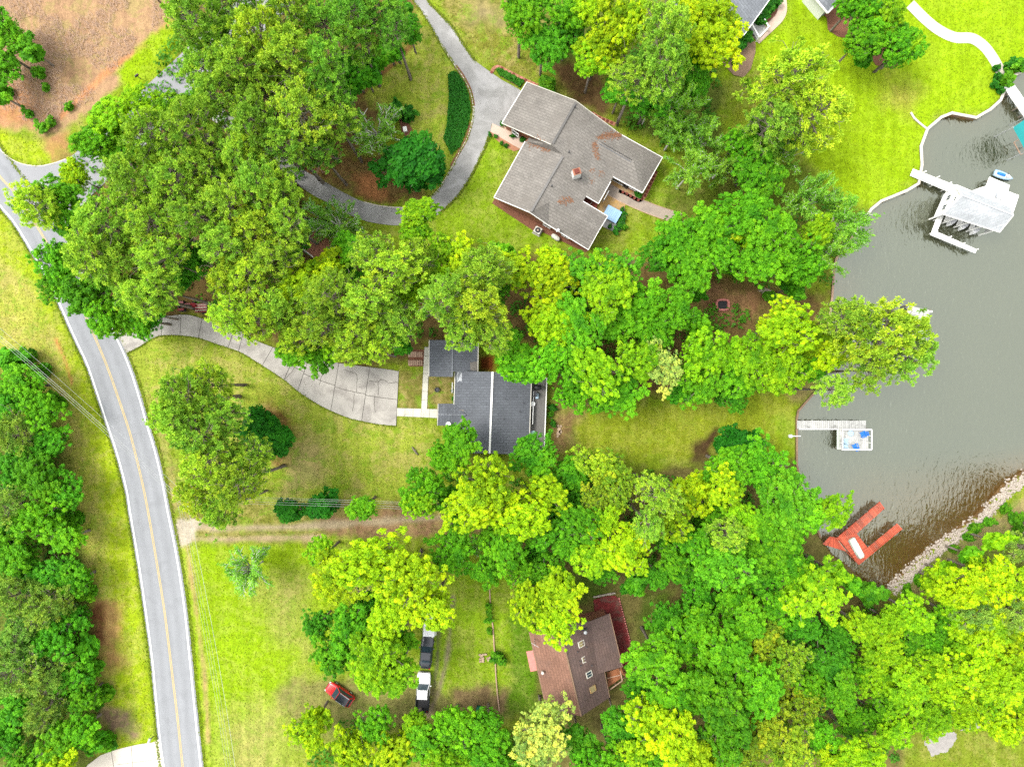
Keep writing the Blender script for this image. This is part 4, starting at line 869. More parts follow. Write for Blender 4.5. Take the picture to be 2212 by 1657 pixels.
# ---- the large taupe roofed house
h1c = P(*C5(760, 900)); h1 = thing('house', 'large house with rambling taupe shingle roof beside the loop driveway', 'house')
E = 2.8
def q5(a, b, z): return P(*C5(a, b), z)
A, B_ = q5(410, 175, E), q5(200, 520, E); R1, R2 = q5(818, 330, 5.6), q5(612, 697, 5.6)
S1, S2 = q5(710, 780, 5.0), q5(432, 1265, 5.0); W1, W2 = q5(395, 672, E), q5(135, 1140, E)
B2 = q5(430, 637, E)
N1, V0, V1 = q5(1195, 612, 3.3), q5(975, 652, 4.25), q5(1300, 842, 4.25)
E1, E2_, E3, E3v = q5(1545, 806, E), q5(1377, 1102, E), q5(1132, 968, E), q5(1112, 1008, E)
NC, U1, U2 = q5(1010, 1192, E), q5(880, 1172, 3.2), q5(1087, 1297, E); NB = q5(905, 1130, 3.2)
T0, T1, L2, K = q5(600, 1180, 4.5), q5(1012, 1420, 4.5), q5(925, 1578, E), q5(590, 1372, 2.95)
RT = MATS['roof_taupe']
roof_planes(h1, [[A, R1, R2, B_], [W1, S1, S2, W2], [R1, N1, V0, E3v, NC, NB, U1, T0, K, S2, S1, R2], [V0, N1, E1, V1], [V1, E1, E2_], [V0, V1, E2_, E3, E3v], [T0, U1, U2, T1], [T0, T1, L2, K]], RT)
roof_planes(h1, [[R2 - Vector((0, 0, .1)), S1 - Vector((0, 0, .1)), W1 - Vector((0, 0, .1)), B2 - Vector((0, 0, .1))]], RT)
edge_boards(h1, [(A, B_), (W1, W2), (E1, E2_), (E2_, E3), (E3v, NC), (U1, U2), (T1, L2), (L2, K), (K, S2), (S2, W2), (N1, E1), (U2, T1), (NC, NB)], MATS['white_wood'])
edge_boards(h1, [(A, R1), (R1, N1), (B_, R2)], MATS['cream_siding'], 0.08, 0.16, 'rake_board')
for a, b in ((R1, R2), (S1, S2)):
    d_ = (b - a).normalized(); sd_ = Vector((-d_.y, d_.x, 0)) * (1 if (-d_.y) > 0 else -1)
    MB().beam(a + d_ * .3 + sd_ * 0.16 + Vector((0, 0, .06)), b - d_ * .2 + sd_ * 0.16 + Vector((0, 0, .06)), 0.28, 0.09).build('ridge_vent', MATS['deck_grey'], h1)
MB().beam(q5(1015, 685, 4.15), q5(1285, 840, 4.15), 0.25, 0.07).build('ridge_vent', MATS['roof_slate'], h1)
MB().beam(q5(1035, 682, 4.25), q5(1290, 828, 4.25), 0.06, 0.10).build('ridge_flashing', MATS['dark_metal'], h1)
walls(h1, [A, q5(815, 402, E), q5(1195, 616, E), E1, E2_, E3, E3v, NC, NB, U1, U2, L2, W2, W1, B2, B_], 2.62, MATS['brick_wall'], 0.45)
# pine straw lying in the valleys
def straw_on(parent, tri_pts, n, seed, sz=0.16):
    r = np.random.default_rng(seed); P3 = [Vector(t) for t in tri_pts]; tree = BVHTree.FromPolygons(RV, RF); C_, N_, S_ = [], [], []
    for _ in range(n):
        i = r.integers(len(P3) - 1); t = r.random(); c = P3[i].lerp(P3[i + 1], t); wd = 0.10 + 0.20 * math.sin(math.pi * min(1, (i + t) / (len(P3) - 1)))
        x_, y_ = c.x + r.normal() * wd, c.y + r.normal() * wd; hit = tree.ray_cast(Vector((x_, y_, 20)), Vector((0, 0, -1))); C_.append((x_, y_, (hit[0].z if hit[0] else c.z) + 0.03 + abs(r.normal()) * 0.02))
    C_ = np.array(C_); nn = unit(np.tile([0, 0, 1.0], (n, 1)) + r.normal(0, 0.12, (n, 3)))
    v, f, t = cards(C_, nn, r.uniform(sz * .6, sz * 1.5, n), 0.35, np.full(n, .5), r)
    o = bpy.data.objects.new('pine_straw', grid_mesh('pine_straw', v[:, 0], v[:, 1], v[:, 2], f, MATS['straw'], {'tint': ('FLOAT', t)})); link(o, parent); o['kind'] = 'stuff'
straw_on(h1, [q5(1000, 640, 4.3), q5(1090, 620, 3.9), q5(1150, 615, 3.65), q5(1195, 625, 3.35)], 300, 1, .12)
straw_on(h1, [q5(975, 680, 4.3), q5(988, 740, 4.05), q5(1005, 830, 3.75)], 150, 2, .12)
straw_on(h1, [q5(410, 660, 3.0), q5(500, 705, 3.5), q5(600, 750, 4.35)], 240, 3, .12)
straw_on(h1, [q5(670, 1175, 4.4), q5(740, 1165, 4.15), q5(790, 1160, 4.0)], 130, 4, .12)
for k, (a, b) in enumerate([(965, 915), (1040, 930), (1000, 970), (965, 1010), (1020, 945)]): straw_on(h1, [q5(a - 14, b, 3.75), q5(a + 14, b - 8, 3.7)], 26, 10 + k, .11)
# chimney
cq = q5(826, 950, 4.4)
ch = MB().prism([cq + Vector(v) for v in ((-.5, -.62, 0), (.55, -.30, 0), (.28, .55, 0), (-.75, .25, 0))], 3.4, 5.9).build('chimney', MATS['white_siding'], h1)
MB().prism([cq + Vector(v) for v in ((-.5, -.62, 0), (.55, -.30, 0), (.28, .55, 0), (-.75, .25, 0))], 5.9, 5.98).build('chimney_cap', MATS['brick_wall'], ch)
MB().box((cq.x - .12, cq.y - .03, 6.1), (0.6, 0.6, 0.25), 0.35).build('flue', MATS['paver_dark'], ch)
for a, b in ((812, 388), (762, 765), (618, 1048), (862, 985)): q = on_roof(C5(a, b))[0]; vent_pipe(h1, q, q.z, .09)
MB().box(q5(668, 1415, 3.7), (0.5, 0.35, 0.25), 0.4).build('roof_vent', MATS['metal'], h1)
# rear windows and doors on the walls that look towards the lake and the lawn
iw = inset([E1, E2_, E3, E3v, NC, U1], 0.45)
window(h1, E3, E2_, 0.25, 1.3, 2.2, 2.0, -0.40, 'patio_door'); window(h1, E3, E2_, 0.72, 1.5, 1.4, 1.2, -0.40)
window(h1, W2, L2, 0.55, 1.5, 1.2, 1.1, -0.40); window(h1, W2, L2, 0.75, 1.5, 1.2, 1.1, -0.40)
window(h1, B_, W1, 0.5, 1.5, 1.2, 1.2, -0.45); window(h1, E3v, NC, 0.5, 1.5, 1.4, 1.2, -0.40)
# sunken wooden porch in the notch
for k in range(8):
    a = q5(905, 1130, .45).lerp(q5(1010, 1192, .45), (k + .5) / 8); b = q5(880, 1172, .45).lerp(q5(985, 1250, .45), (k + .5) / 8)
    MB().beam(a, b + (b - a) * .15, 0.27, 0.06).build('porch_board', MATS['paver_dark'], h1)
MB().beam(q5(960, 1170, .55), q5(935, 1215, .55), 0.1, 0.1).build('porch_rail', MATS['pink_concrete'], h1)

# patio, garden path, pergola bench and borders beside the taupe house
def pz(pts, f): return PL([f(*q) for q in pts])
sheet('patio', pz([(1118, 1005), (1130, 965), (1335, 1085), (1320, 1170), (1240, 1190), (1215, 1260), (1120, 1420), (1040, 1385), (985, 1250), (1020, 1190)], C5), MATS['patio_gold'], 0.02, kind='structure')
pa = [P(*C5(*q)) for q in [(1085, 1065), (1200, 1130), (1330, 1190), (1480, 1250), (1690, 1320)]]
gp = band(pa, 1.5, 0.03, 'back_garden_path', MATS['walk_tan'], kind='structure')
edge = offset_line(pa, 0.80), offset_line(pa, -0.80)
band(edge[0], 0.1, 0.05, 'edging', MATS['pale_timber'], gp); band(edge[1], 0.1, 0.05, 'edging', MATS['pale_timber'], gp)
ang5 = math.radians(-29.3)
sheet('patio_slab', pz([(1085, 1205), (1195, 1250), (1200, 1290), (1135, 1425), (1045, 1385)], C5), MATS['dock_white'], 0.035, kind='structure')
# blue slatted terrace with two benches' gaps
bt = thing('garden_table', 'pale blue slatted picnic table set on the patio slab', 'picnic table', P(*C5(1118, 1290)), ang5)
for k in range(8): MB().box((-1.0 + k * .285, 0, .74), (0.27, 1.9, .05)).build('table_slat', MATS['blue_paint'], bt)
for s in (-1, 1):
    MB().box((s * .75, 0, .36), (0.1, 1.2, .70)).build('leg', MATS['blue_paint'], bt)
for sx in (-1, 1):
    b_ = thing('garden_bench', ('dark blue bench on the %s side of the pale blue picnic table' % ('house' if sx < 0 else 'lawn')), 'bench', P(*C5(1118 + sx * 26, 1290 + sx * 18)), ang5, 'blue patio benches')
    for k in range(3): MB().box((-.12 + k * .12, 0, .80 if False else .46), (0.10, 1.7, .04)).build('seat_slat', MATS['blue_plastic'], b_)
    for yy in (-.6, .6): MB().box((0, yy, .22), (0.3, .08, .43)).build('leg', MATS['blue_plastic'], b_)
for a, b, lb in ((1205, 1250, 'round dark planter pot at the path corner of the patio'), (1103, 1390, 'round dark planter pot at the lawn end of the patio')):
    q = P(*C5(a, b)); pt = thing('planter', lb, 'planter', q)
    MB().lathe((0, 0, 0), [(.22, 0), (.34, .45), (.36, .5), (.30, .5)], 14).build('pot', MATS['dark_metal'], pt)
    o = bpy.data.objects.new('plant', PROTO['bush'][0][0]); link(o, pt); o.location = (0, 0, .6); o.scale = (.075,) * 3; o.color = (.03, .14, .01, 1)
sheet('flower_bed', pz([(1200, 1265), (1240, 1300), (1225, 1400), (1180, 1435), (1135, 1425)], C5), MATS['mulch'], 0.03, kind='structure')
# brick stepping border: each paver its own piece
def pavers(name, pts, wd, step, size, mats, z=0.03, basemat='paver'):
    L = [P(*q) for q in pts]; base = band(resample(catmull([tuple(v) for v in L], 6), 60), wd, z, name, MATS[basemat], kind='structure')
    c = resample(catmull([tuple(v) for v in L], 6), 200); tot = sum((c[i + 1] - c[i]).length for i in range(199)); n = int(tot / step); c = resample(c, n + 1)
    for i in range(n):
        d = c[i + 1] - c[i]; MB().box((c[i].x, c[i].y, z + .03), (size, size, .07), math.atan2(d.y, d.x)).build('paver', MATS[mats[i % len(mats)]], base)
    return base
pavers('border_path', [C5(*q) for q in [(115, 95), (135, 60), (175, 48), (230, 75), (320, 120), (400, 160), (500, 205)]], 0.5, 0.62, .34, ['paver_dark', 'paver', 'ring_brick'])
pavers('side_border', [C5(*q) for q in [(955, 435), (1010, 470), (1080, 500), (1150, 530)]], 0.55, 0.62, .36, ['paver_dark'])
pavers('corner_border', [C5(*q) for q in [(1490, 930), (1465, 985), (1440, 1035), (1420, 1080), (1395, 1130), (1350, 1165), (1290, 1135), (1235, 1105), (1180, 1085)]], 0.55, 0.62, .36, ['paver_dark'])
sheet('planted_island', pz([(150, 70), (180, 60), (240, 90), (390, 165), (355, 225), (300, 190), (190, 130)], C5), MATS['mulch'], 0.025, kind='structure')
fw = sheet('front_walk', pz([(120, 520), (425, 660), (355, 735), (290, 700), (105, 590)], C5), MATS['pink_concrete'], 0.035, kind='structure')
sheet('front_bed', pz([(200, 525), (250, 545), (430, 632), (420, 662), (260, 590), (190, 545)], C5), MATS['pale_timber'], 0.045, kind='structure')
sheet('walk_border', pz([(95, 600), (105, 590), (290, 700), (355, 738), (300, 755), (190, 690)], C5), MATS['paver'], 0.03, kind='structure')
sheet('side_bed', pz([(120, 1190), (140, 1150), (300, 1220), (430, 1285), (500, 1340), (480, 1430), (300, 1310)], C5), MATS['mulch'], 0.03, kind='structure')
sheet('rear_bed', pz([(500, 1340), (930, 1585), (900, 1600), (560, 1440), (490, 1400)], C5), MATS['mulch'], 0.028, kind='structure')
# air conditioner and tank by the lower wall
ac = thing('air_conditioner', 'square cream air conditioner with round black fan beside the taupe house', 'air conditioner', P(*C5(500, 1425)), ang5)
MB().box((0, 0, .45), (.95, .95, .9)).build('casing', MATS['cream_siding'], ac); MB().lathe((0, 0, .9), [(.40, 0), (.40, .04), (.30, .05)], 20).build('fan_guard', MATS['black'], ac); MB().lathe((0, 0, .95), [(.13, 0), (.13, .02)], 12).build('fan_hub', MATS['pink_concrete'], ac)
MB().box((0, 0, .04), (1.2, 1.2, .08)).build('pad', MATS['concrete'], ac)
tk = thing('gas_tank', 'pale horizontal gas tank lying beside the taupe house', 'tank', P(*C5(650, 1480)), math.radians(-35))
MB().tube([(-.72, 0, .5), (-.62, 0, .5), (-.4, 0, .5), (.4, 0, .5), (.62, 0, .5), (.72, 0, .5)], [.08, .26, .36, .36, .26, .08], 14).build('shell', MATS['cream_siding'], tk, True)
for s in (-.4, .4): MB().box((s, 0, .12), (.1, .6, .26)).build('foot', MATS['concrete'], tk)
gr = thing('barbecue_grill', 'black barbecue grill standing on the patio under the eave', 'grill', P(*C5(1235, 1050)), ang5)
MB().tube([(-.45, 0, 1.0), (-.4, 0, 1.0), (.4, 0, 1.0), (.45, 0, 1.0)], [.1, .3, .3, .1], 10).build('lid', MATS['black'], gr, True); MB().box((0, 0, .45), (.8, .45, .85)).build('cabinet', MATS['dark_metal'], gr); MB().box((.65, 0, .85), (.4, .4, .05)).build('side_shelf', MATS['metal'], gr)

# ---- the dark grey house in the middle
h2 = thing('house', 'dark grey roofed house with white ridge line beside the concrete driveway', 'house')
def q6(a, b, z): return P(*C6(a, b), z)
RS, RX = MATS['roof_slate'], MATS['roof_slate_cross']
a1, a2, a3, a4 = q6(822, 462, 2.9), q6(1290, 466, 4.7), q6(1252, 1482, 4.7), q6(785, 1478, 2.9)
b1, b2_ = q6(1775, 520, 2.9), q6(1742, 1500, 2.9)
roof_planes(h2, [[a1, a2, a3, a4]], RS); roof_planes(h2, [[a2, b1, b2_, a3]], RS)
MB().beam(a2 + Vector((0, 0, .06)), a3 + Vector((0, 0, .06)), 0.26, 0.09).build('ridge_cap', MATS['white_wood'], h2)
g1, g2, g3, g4 = q6(500, 70, 2.75), q6(795, 70, 4.15), q6(785, 528, 4.15), q6(495, 526, 2.75); k1, k2 = q6(1112, 70, 2.75), q6(1106, 462, 2.75)
k2b = q6(800, 462, 4.10)
roof_planes(h2, [[g1, g2, g3, g4], [g2, k1, k2, k2b, q6(800, 528, 4.05), g3]], RS)
MB().beam(g2 + Vector((0, 0, .05)), g3 + Vector((0, 0, .05)), 0.18, 0.06).build('ridge_cap', MATS['roof_blue_grey'], h2)
p1, p2, p3, p4 = q6(612, 863, 2.85), q6(815, 862, 2.85), q6(602, 1135, 2.85), q6(800, 1138, 2.85); pr0, pr1 = q6(612, 997, 3.75), q6(960, 1003, 3.75)
roof_planes(h2, [[p1, p2, pr1, pr0], [pr0, pr1, p4, p3]], RX)
MB().beam(pr0 + Vector((0, 0, .05)), pr1 + Vector((0, 0, .05)), 0.14, 0.05).build('ridge_cap', MATS['roof_blue_grey'], h2)
edge_boards(h2, [(a1, a4), (b1, b2_), (g1, g4), (k1, k2), (p1, p3)], MATS['cream_siding'], 0.1, 0.16, 'gutter')
walls(h2, [a1, b1, b2_, a4], 2.72, MATS['cream_siding'], 0.4); walls(h2, [g1, k1, k2, g4], 2.55, MATS['cream_siding'], 0.4)
MB().prism([q6(912, 470, 0), q6(1100, 470, 0), q6(1100, 520, 0), q6(912, 520, 0)], 0, 2.5)
for s in (p1, p3): MB().box((s.x + .25, s.y + (-.25 if s is p1 else .25), 1.35), (.14, .14, 2.7)).build('porch_post', MATS['white_wood'], h2)
MB().prism([q6(610, 890, .1), q6(800, 890, .1), q6(800, 1115, .1), q6(610, 1115, .1)], -.05, .14).build('porch_floor', MATS['walk_concrete'], h2)
# lichen-bleached patch and worn patch on the roof are thin lifted shingles
roof_patch(h2, 'bleached_shingles', [C6(*q) for q in [(832, 470), (870, 440), (900, 468), (912, 500), (905, 590), (880, 575), (850, 600)]], MATS['roof_pale'])
roof_patch(h2, 'patched_shingles', [C6(*q) for q in [(870, 940), (930, 938), (930, 1085), (885, 1085)]], MATS['roof_taupe'])
roof_patch(h2, 'patched_shingles', [C6(*q) for q in [(1005, 350), (1100, 335), (1100, 455), (1015, 450)]], MATS['roof_taupe'])
ds_ = q6(742, 1118, 3.3); di = MB(); di.lathe((ds_.x, ds_.y, 3.5), [(.03, -.5), (.03, 0)], 6); di.box((ds_.x - .25, ds_.y - .05, 3.6), (.35, .04, .04)); dsh = di.build('dish_mast', MATS['metal'], h2)
MB().lathe((ds_.x, ds_.y, 3.55), [(.05, 0), (.22, .05), (.36, .14), (.34, .15)], 14).build('satellite_dish', MATS['white_siding'], h2)
for a, b in ((1665, 855), (1625, 960), (1420, 1050), (1440, 800)): q = on_roof(C6(a, b))[0]; vent_pipe(h2, q, q.z, .06, .3)
window(h2, a4, a1, 0.45, 1.5, 1.4, 1.2, -0.40); window(h2, a4, a1, 0.8, 1.5, 1.4, 1.2, -0.40); window(h2, b1, b2_, .5, 1.4, 2.4, 2.0, -0.40, 'patio_door'); window(h2, b1, b2_, .25, 1.5, 1.4, 1.2, -0.40)
# rear deck: boards, rails
dk = thing('deck', 'weathered grey wooden deck with white rails behind the dark grey house', 'deck')
DZ = 1.6
t0, t1, t2, t3 = q6(1768, 545, DZ), q6(1962, 545, DZ), q6(1930, 1440, DZ), q6(1738, 1440, DZ)
for k in range(15):
    MB().beam(t0.lerp(t1, (k + .5) / 15), t3.lerp(t2, (k + .5) / 15), (t1 - t0).length / 15 - .018, .05).build('deck_board', MATS['deck_grey'], dk)
def rail(parent, a, b, mat, h=0.95, n=None, wd=.11, bal=True):
    a = Vector(a); b = Vector(b); MB().beam(a + Vector((0, 0, h)), b + Vector((0, 0, h)), wd, .06).build('handrail', MATS[mat], parent); MB().beam(a + Vector((0, 0, .15)), b + Vector((0, 0, .15)), .05, .06).build('bottom_rail', MATS[mat], parent)
    n = n or max(2, int((b - a).length / 1.5) + 1)
    for i in range(n): q = a.lerp(b, i / (n - 1)); MB().box((q.x, q.y, q.z + h / 2 - .05), (.10, .10, h + .1)).build('rail_post', MATS[mat], parent)
    if bal:
        m_ = MB(); k = int((b - a).length / .16)
        for i in range(1, k): q = a.lerp(b, i / k); m_.box((q.x, q.y, q.z + h / 2 + .05), (.035, .035, h - .15))
        o = m_.build('balusters', MATS[mat], parent); o['kind'] = 'stuff'
rail(dk, t1, t2, 'white_wood'); rail(dk, t0, t1, 'white_wood'); rail(dk, t2, t3, 'white_wood')
for f_ in (0.02, .33, .66, .98):
    q = t1.lerp(t2, f_); MB().box((q.x - .1, q.y, DZ / 2 - .1), (.14, .14, DZ)).build('support_post', MATS['timber'], dk)
def chair(label, loc, rz, mat, group, cat='chair', zz=0.0):
    c = thing('lounge_chair', label, cat, (loc[0], loc[1], zz), rz, group)
    for k in range(5): MB().box((-.22 + k * .12, 0, .38), (.105, .58, .03)).build('seat_slat', MATS[mat], c)
    for k in range(5): MB().beam((-.26, -.24 + k * .12, .38), (-.62, -.27 + k * .135, 1.0), .105, .03).build('back_slat', MATS[mat], c)
    for s in (-1, 1):
        MB().box((-.02, s * .38, .60), (.75, .14, .03)).build('arm', MATS[mat], c)
        MB().box((.28, s * .34, .29), (.07, .05, .6)).build('leg', MATS[mat], c); MB().box((-.36, s * .34, .29), (.07, .05, .6)).build('leg', MATS[mat], c)
    return c
g_ = thing('barbecue_grill', 'black covered barbecue grill at the top end of the grey deck', 'grill', q6(1850, 660, DZ + .03), 0)
MB().tube([(-.5, 0, 1.0), (-.45, 0, 1.0), (.45, 0, 1.0), (.5, 0, 1.0)], [.12, .36, .36, .12], 10).build('lid', MATS['black'], g_, True); MB().box((0, 0, .45), (.9, .55, .9)).build('cabinet', MATS['black'], g_)
chair('black lounge chair between the grill and the blue-grey table on deck', q6(1796, 735, DZ), math.radians(160), 'dark_metal', None, zz=DZ + .03)
tb = thing('deck_table', 'small blue-grey rectangular table on the grey deck', 'table', q6(1842, 765, DZ + .03), 0)
MB().box((0, 0, .5), (.42, .78, .05)).build('table_top', MATS['sky_plastic'], tb)
for sx in (-1, 1):
    for sy in (-1, 1): MB().box((sx * .17, sy * .33, .24), (.05, .05, .48)).build('leg', MATS['metal'], tb)
for a, b, mt, lb in ((1788, 865, 'white_siding', 'round white deck stool nearer the grill'), (1790, 1226, 'sky_plastic', 'round pale blue deck stool near the lower trees')):
    st_ = thing('round_stool', lb, 'stool', q6(a, b, DZ + .03), 0, 'stools on the grey deck')
    MB().lathe((0, 0, .46), [(.30, 0), (.36, .02), (.36, .07), (.28, .08), (.22, .04), (.02, .05)], 18).build('seat', MATS[mt], st_)
    for k in range(4): t = k * math.pi / 2 + .4; MB().tube([(.24 * math.cos(t), .24 * math.sin(t), .46), (.33 * math.cos(t), .33 * math.sin(t), 0)], .025, 6).build('leg', MATS['metal'], st_)
# walks
def slab_walk(name, a0, a1, b0, b1, n, mat, z=.04):
    A0, A1, B0, B1 = (P(*C6(*q)) for q in (a0, a1, b0, b1)); base = sheet(name, [A0, A1, B1, B0], MATS['joint'], z - .015, kind='structure')
    for i in range(n):
        f, g = i / n, (i + 1) / n; poly = inset([A0.lerp(B0, f), A1.lerp(B1, f), A1.lerp(B1, g), A0.lerp(B0, g)], .02); MB().prism(poly, -.02, z).build('slab', MATS[mat], base)
slab_walk('side_walk', (440, 158), (507, 158), (400, 928), (474, 932), 7, 'walk_concrete')
slab_walk('front_walk', (100, 916), (96, 1018), (604, 930), (600, 1042), 5, 'walk_concrete', .05)
for yy in (250, 355):
    st_ = thing('timber_step', 'wooden plank step pad %s beside the grey house walk' % ('nearer the trees' if yy < 300 else 'nearer the driveway'), 'steps', (0, 0, 0), 0, 'plank pads')
    for k in range(7):
        a = q6(247 + k * 26, yy - 33, .1); b = q6(253 + k * 25.5, yy + 33, .1); MB().beam(a, b, .25, .12).build('plank', MATS['pale_timber'], st_)
sheet('stair_bed', pz([(235, 190), (440, 190), (425, 400), (250, 400)], C6), MATS['mulch'], 0.02, kind='structure')
lg = thing('log', 'short grey-brown log lying on the grass below the concrete driveway', 'log', q6(322, 1448, 0), 0)
MB().tube([(-.42, .55, .13), (-.1, .1, .15), (.2, -.3, .14), (.5, -.6, .12)], [.10, .14, .13, .09], 8).build('stem', MATS['bark'], lg, True)
MB().tube([(-.1, .1, .2), (.2, .15, .35)], [.06, .03], 5).build('branch_stub', MATS['bark'], lg)
fs = thing('stepping_stones', 'cluster of pale tan flat stones on the bare soil below the deck', 'stones', q6(2120, 1190, 0), 0)
for k, (dx, dy, s) in enumerate([(-.15, .6, .4), (.25, .55, .35), (0, .05, .6), (-.1, -.5, .65), (.2, -.25, .5), (-.25, -.95, .35), (-1.2, 1.9, .35), (-1.3, 2.4, .3)]):
    poly = [(dx + s * .5 * math.cos(t) * random.uniform(.8, 1.15), dy + s * .55 * math.sin(t) * random.uniform(.8, 1.15)) for t in np.linspace(0, 5.5, 7)]
    MB().prism(poly, -.02, .07).build('stone', MATS['flagstone'], fs)
bk = thing('bucket', 'grey round fire bowl on the grass between walk and dark roof', 'fire bowl', q6(600, 690, 0), 0)
MB().lathe((0, 0, 0), [(.15, 0), (.3, .18), (.36, .36), (.30, .36), (.2, .2)], 16).build('bowl', MATS['dark_metal'], bk); MB().lathe((0, 0, 0), [(.2, -.02), (.2, .05)], 12).build('foot', MATS['dark_metal'], bk)

# ---- brown roofed house at the bottom
h3 = thing('house', 'brown shingled house with four skylights near the bottom edge', 'house')
def q7(a, b, z): return P(*C7(a, b), z)
r0, r1 = q7(548, 520, 6.6), q7(800, 1570, 6.6); w0, w1 = q7(198, 598, 3.6), q7(395, 1480, 3.6)
e0, e1 = q7(905, 470, 4.55), q7(1000, 1075, 4.5); s0, s1 = q7(1128, 382, 3.7), q7(1277, 1000, 3.7)
e2, e3 = q7(1070, 1055, 3.75), q7(1130, 1352, 3.6); r2 = q7(690, 1110, 6.6)
roof_planes(h3, [[w0, r0, r1, w1]], MATS['roof_brown_lit']); roof_planes(h3, [[r0, e0, e1, q7(1062, 1052, 3.85), e3, r1]], MATS['roof_brown'])
roof_planes(h3, [[e0 + Vector((0, 0, .03)), s0, s1, e1 + Vector((0, 0, .03))]], MATS['roof_brown'])
MB().beam(r0 + Vector((0, 0, .05)), r1 + Vector((0, 0, .05)), .2, .06).build('ridge_cap', MATS['timber'], h3)
edge_boards(h3, [(w0, w1), (s0, s1), (e2, e3)], MATS['timber'], .1, .2)
walls(h3, [w0, s0, s1, q7(1050, 1060, 3.6), e3, w1], 3.4, MATS['brick_wall'], .5)
for k, (a, b, sm) in enumerate(((797, 730, 'skylight_glass'), (838, 905, 'skylight_glass'), (886, 1082, 'glass'), (928, 1252, 'skylight_glass'))):
    q = on_roof(C7(a, b), .13)[0]; nrm = (r1 - r0).cross(e3 - r0).normalized(); nrm = nrm if nrm.z > 0 else -nrm
    dl = (r1 - r0).normalized(); dl = (dl - nrm * dl.dot(nrm)).normalized(); dc = nrm.cross(dl).normalized()
    sk = MB(); 
    for u, v_, lu, lv in ((-.38, 0, .09, 1.0), (.38, 0, .09, 1.0), (0, .48, .7, .09), (0, -.48, .7, .09), (0, 0, .04, .9)):
        c = q + dl * u + dc * v_; sk.add([c + dl * (x_ * lu / 2) + dc * (y_ * lv / 2) + nrm * z_ for z_ in (-.08, .06) for x_, y_ in ((-1, -1), (1, -1), (1, 1), (-1, 1))], [(3, 2, 1, 0), (4, 5, 6, 7), (0, 1, 5, 4), (1, 2, 6, 5), (2, 3, 7, 6), (3, 0, 4, 7)])
    so = sk.build('skylight', MATS['cream_siding'] if k != 3 else MATS['patio_gold'], h3); MB().add([q + dl * x_ * .36 + dc * y_ * .46 + nrm * .02 for x_, y_ in ((-1, -1), (1, -1), (1, 1), (-1, 1))], [(0, 1, 2, 3)]).build('pane', MATS[sm], so)
for a, b in ((755, 815), (783, 925), (858, 762), (793, 975), (920, 972)): q = on_roof(C7(a, b))[0]; vent_pipe(h3, q, q.z, .07, .3)
cv = q7(843, 580, 5.0); MB().lathe((cv.x, cv.y, 5.0), [(.14, -.5), (.14, .7), (.24, .72), (.24, .85), (.05, .95)], 12).build('stove_pipe', MATS['metal'], h3); MB().box((cv.x, cv.y + .25, 5.05), (.6, .25, .3), .3).build('pipe_flashing', MATS['black'], h3)
MB().lathe((q7(352, 1062, 4.6).x, q7(352, 1062, 4.6).y, 4.3), [(.13, 0), (.13, .5), (.2, .52), (.2, .6)], 10).build('roof_vent', MATS['cream_siding'], h3)
roof_planes(h3, [[q7(165, 822, 2.9), q7(245, 808, 3.3), q7(290, 1040, 3.3), q7(215, 1055, 2.9)]], MATS['ring_brick'], .1, 'porch_roof')
pd = [q7(1095, 1060, 2.0), q7(1238, 1015, 2.0), q7(1262, 1125, 2.0), q7(1110, 1235, 2.0)]
for k in range(9): MB().beam(pd[0].lerp(pd[3], (k + .5) / 9), pd[1].lerp(pd[2], (k + .5) / 9), .2, .05).build('deck_board', MATS['deck_wood'], h3)
for a, b in ((pd[1], pd[2]), (pd[2], pd[3])):
    MB().beam(a + Vector((0, 0, .95)), b + Vector((0, 0, .95)), .14, .06).build('handrail', MATS['pale_timber'], h3)
    for t in (0, .5, 1): q = a.lerp(b, t); MB().box((q.x, q.y, 1.4), (.1, .1, 3.0)).build('rail_post', MATS['timber'], h3)
for k in range(7):
    q = q7(1265, 1040, 2).lerp(q7(1330, 1080, .2), k / 6); MB().box((q.x, q.y, q.z - .03), (.28, 1.1, .05), .3).build('stair_tread', MATS['deck_wood'], h3)
MB().beam(q7(1275, 1135, 2.9), q7(1345, 1098, 1.0), .1, .08).build('stair_rail', MATS['pale_timber'], h3)
MB().beam(q7(1100, 1130, 2.1), q7(1245, 1095, 2.1), .12, .08).build('joist', MATS['pale_timber'], h3)
rb = sheet('red_mulch_bed', pz([(940, 225), (1060, 185), (1185, 172), (1240, 215), (1270, 320), (1330, 560), (1380, 760), (1420, 900), (1440, 980), (1290, 1010), (1170, 700), (1120, 450), (960, 430)], C7), MATS['red_mulch'], 0.03, kind='structure')
for i in range(11):
    q = P(*C7(950 + i * 23, 190 - i * 4.5)); poly = [(q.x + .2 * math.cos(t) * random.uniform(.7, 1.2), q.y + .16 * math.sin(t) * random.uniform(.7, 1.2)) for t in np.linspace(0, 5.4, 6)]
    MB().prism(poly, -.02, .2).build('stone', MATS['rock'], rb)
for i in range(26):
    t = i / 25; a, b = (1240 + 180 * t, 215 + 700 * t); q = P(*C7(a, b)); MB().box((q.x, q.y, .07), (.16, .5, .14), math.radians(14)).build('brick', MATS['ring_brick'], rb)
an = thing('antenna_mast', 'thin white antenna mast with stay beside the brown roof', 'antenna', q7(250, 560, 0))
MB().tube([(0, 0, 0), (0, 0, 6.3)], .05, 6).build('mast', MATS['metal'], an); MB().beam((-.5, .3, 6.2), (.5, -.3, 6.2), .04, .04).build('crossbar', MATS['metal'], an); MB().tube([(0, 0, 6), (.75, -.1, 3.4)], .025, 5).build('stay', MATS['metal'], an)

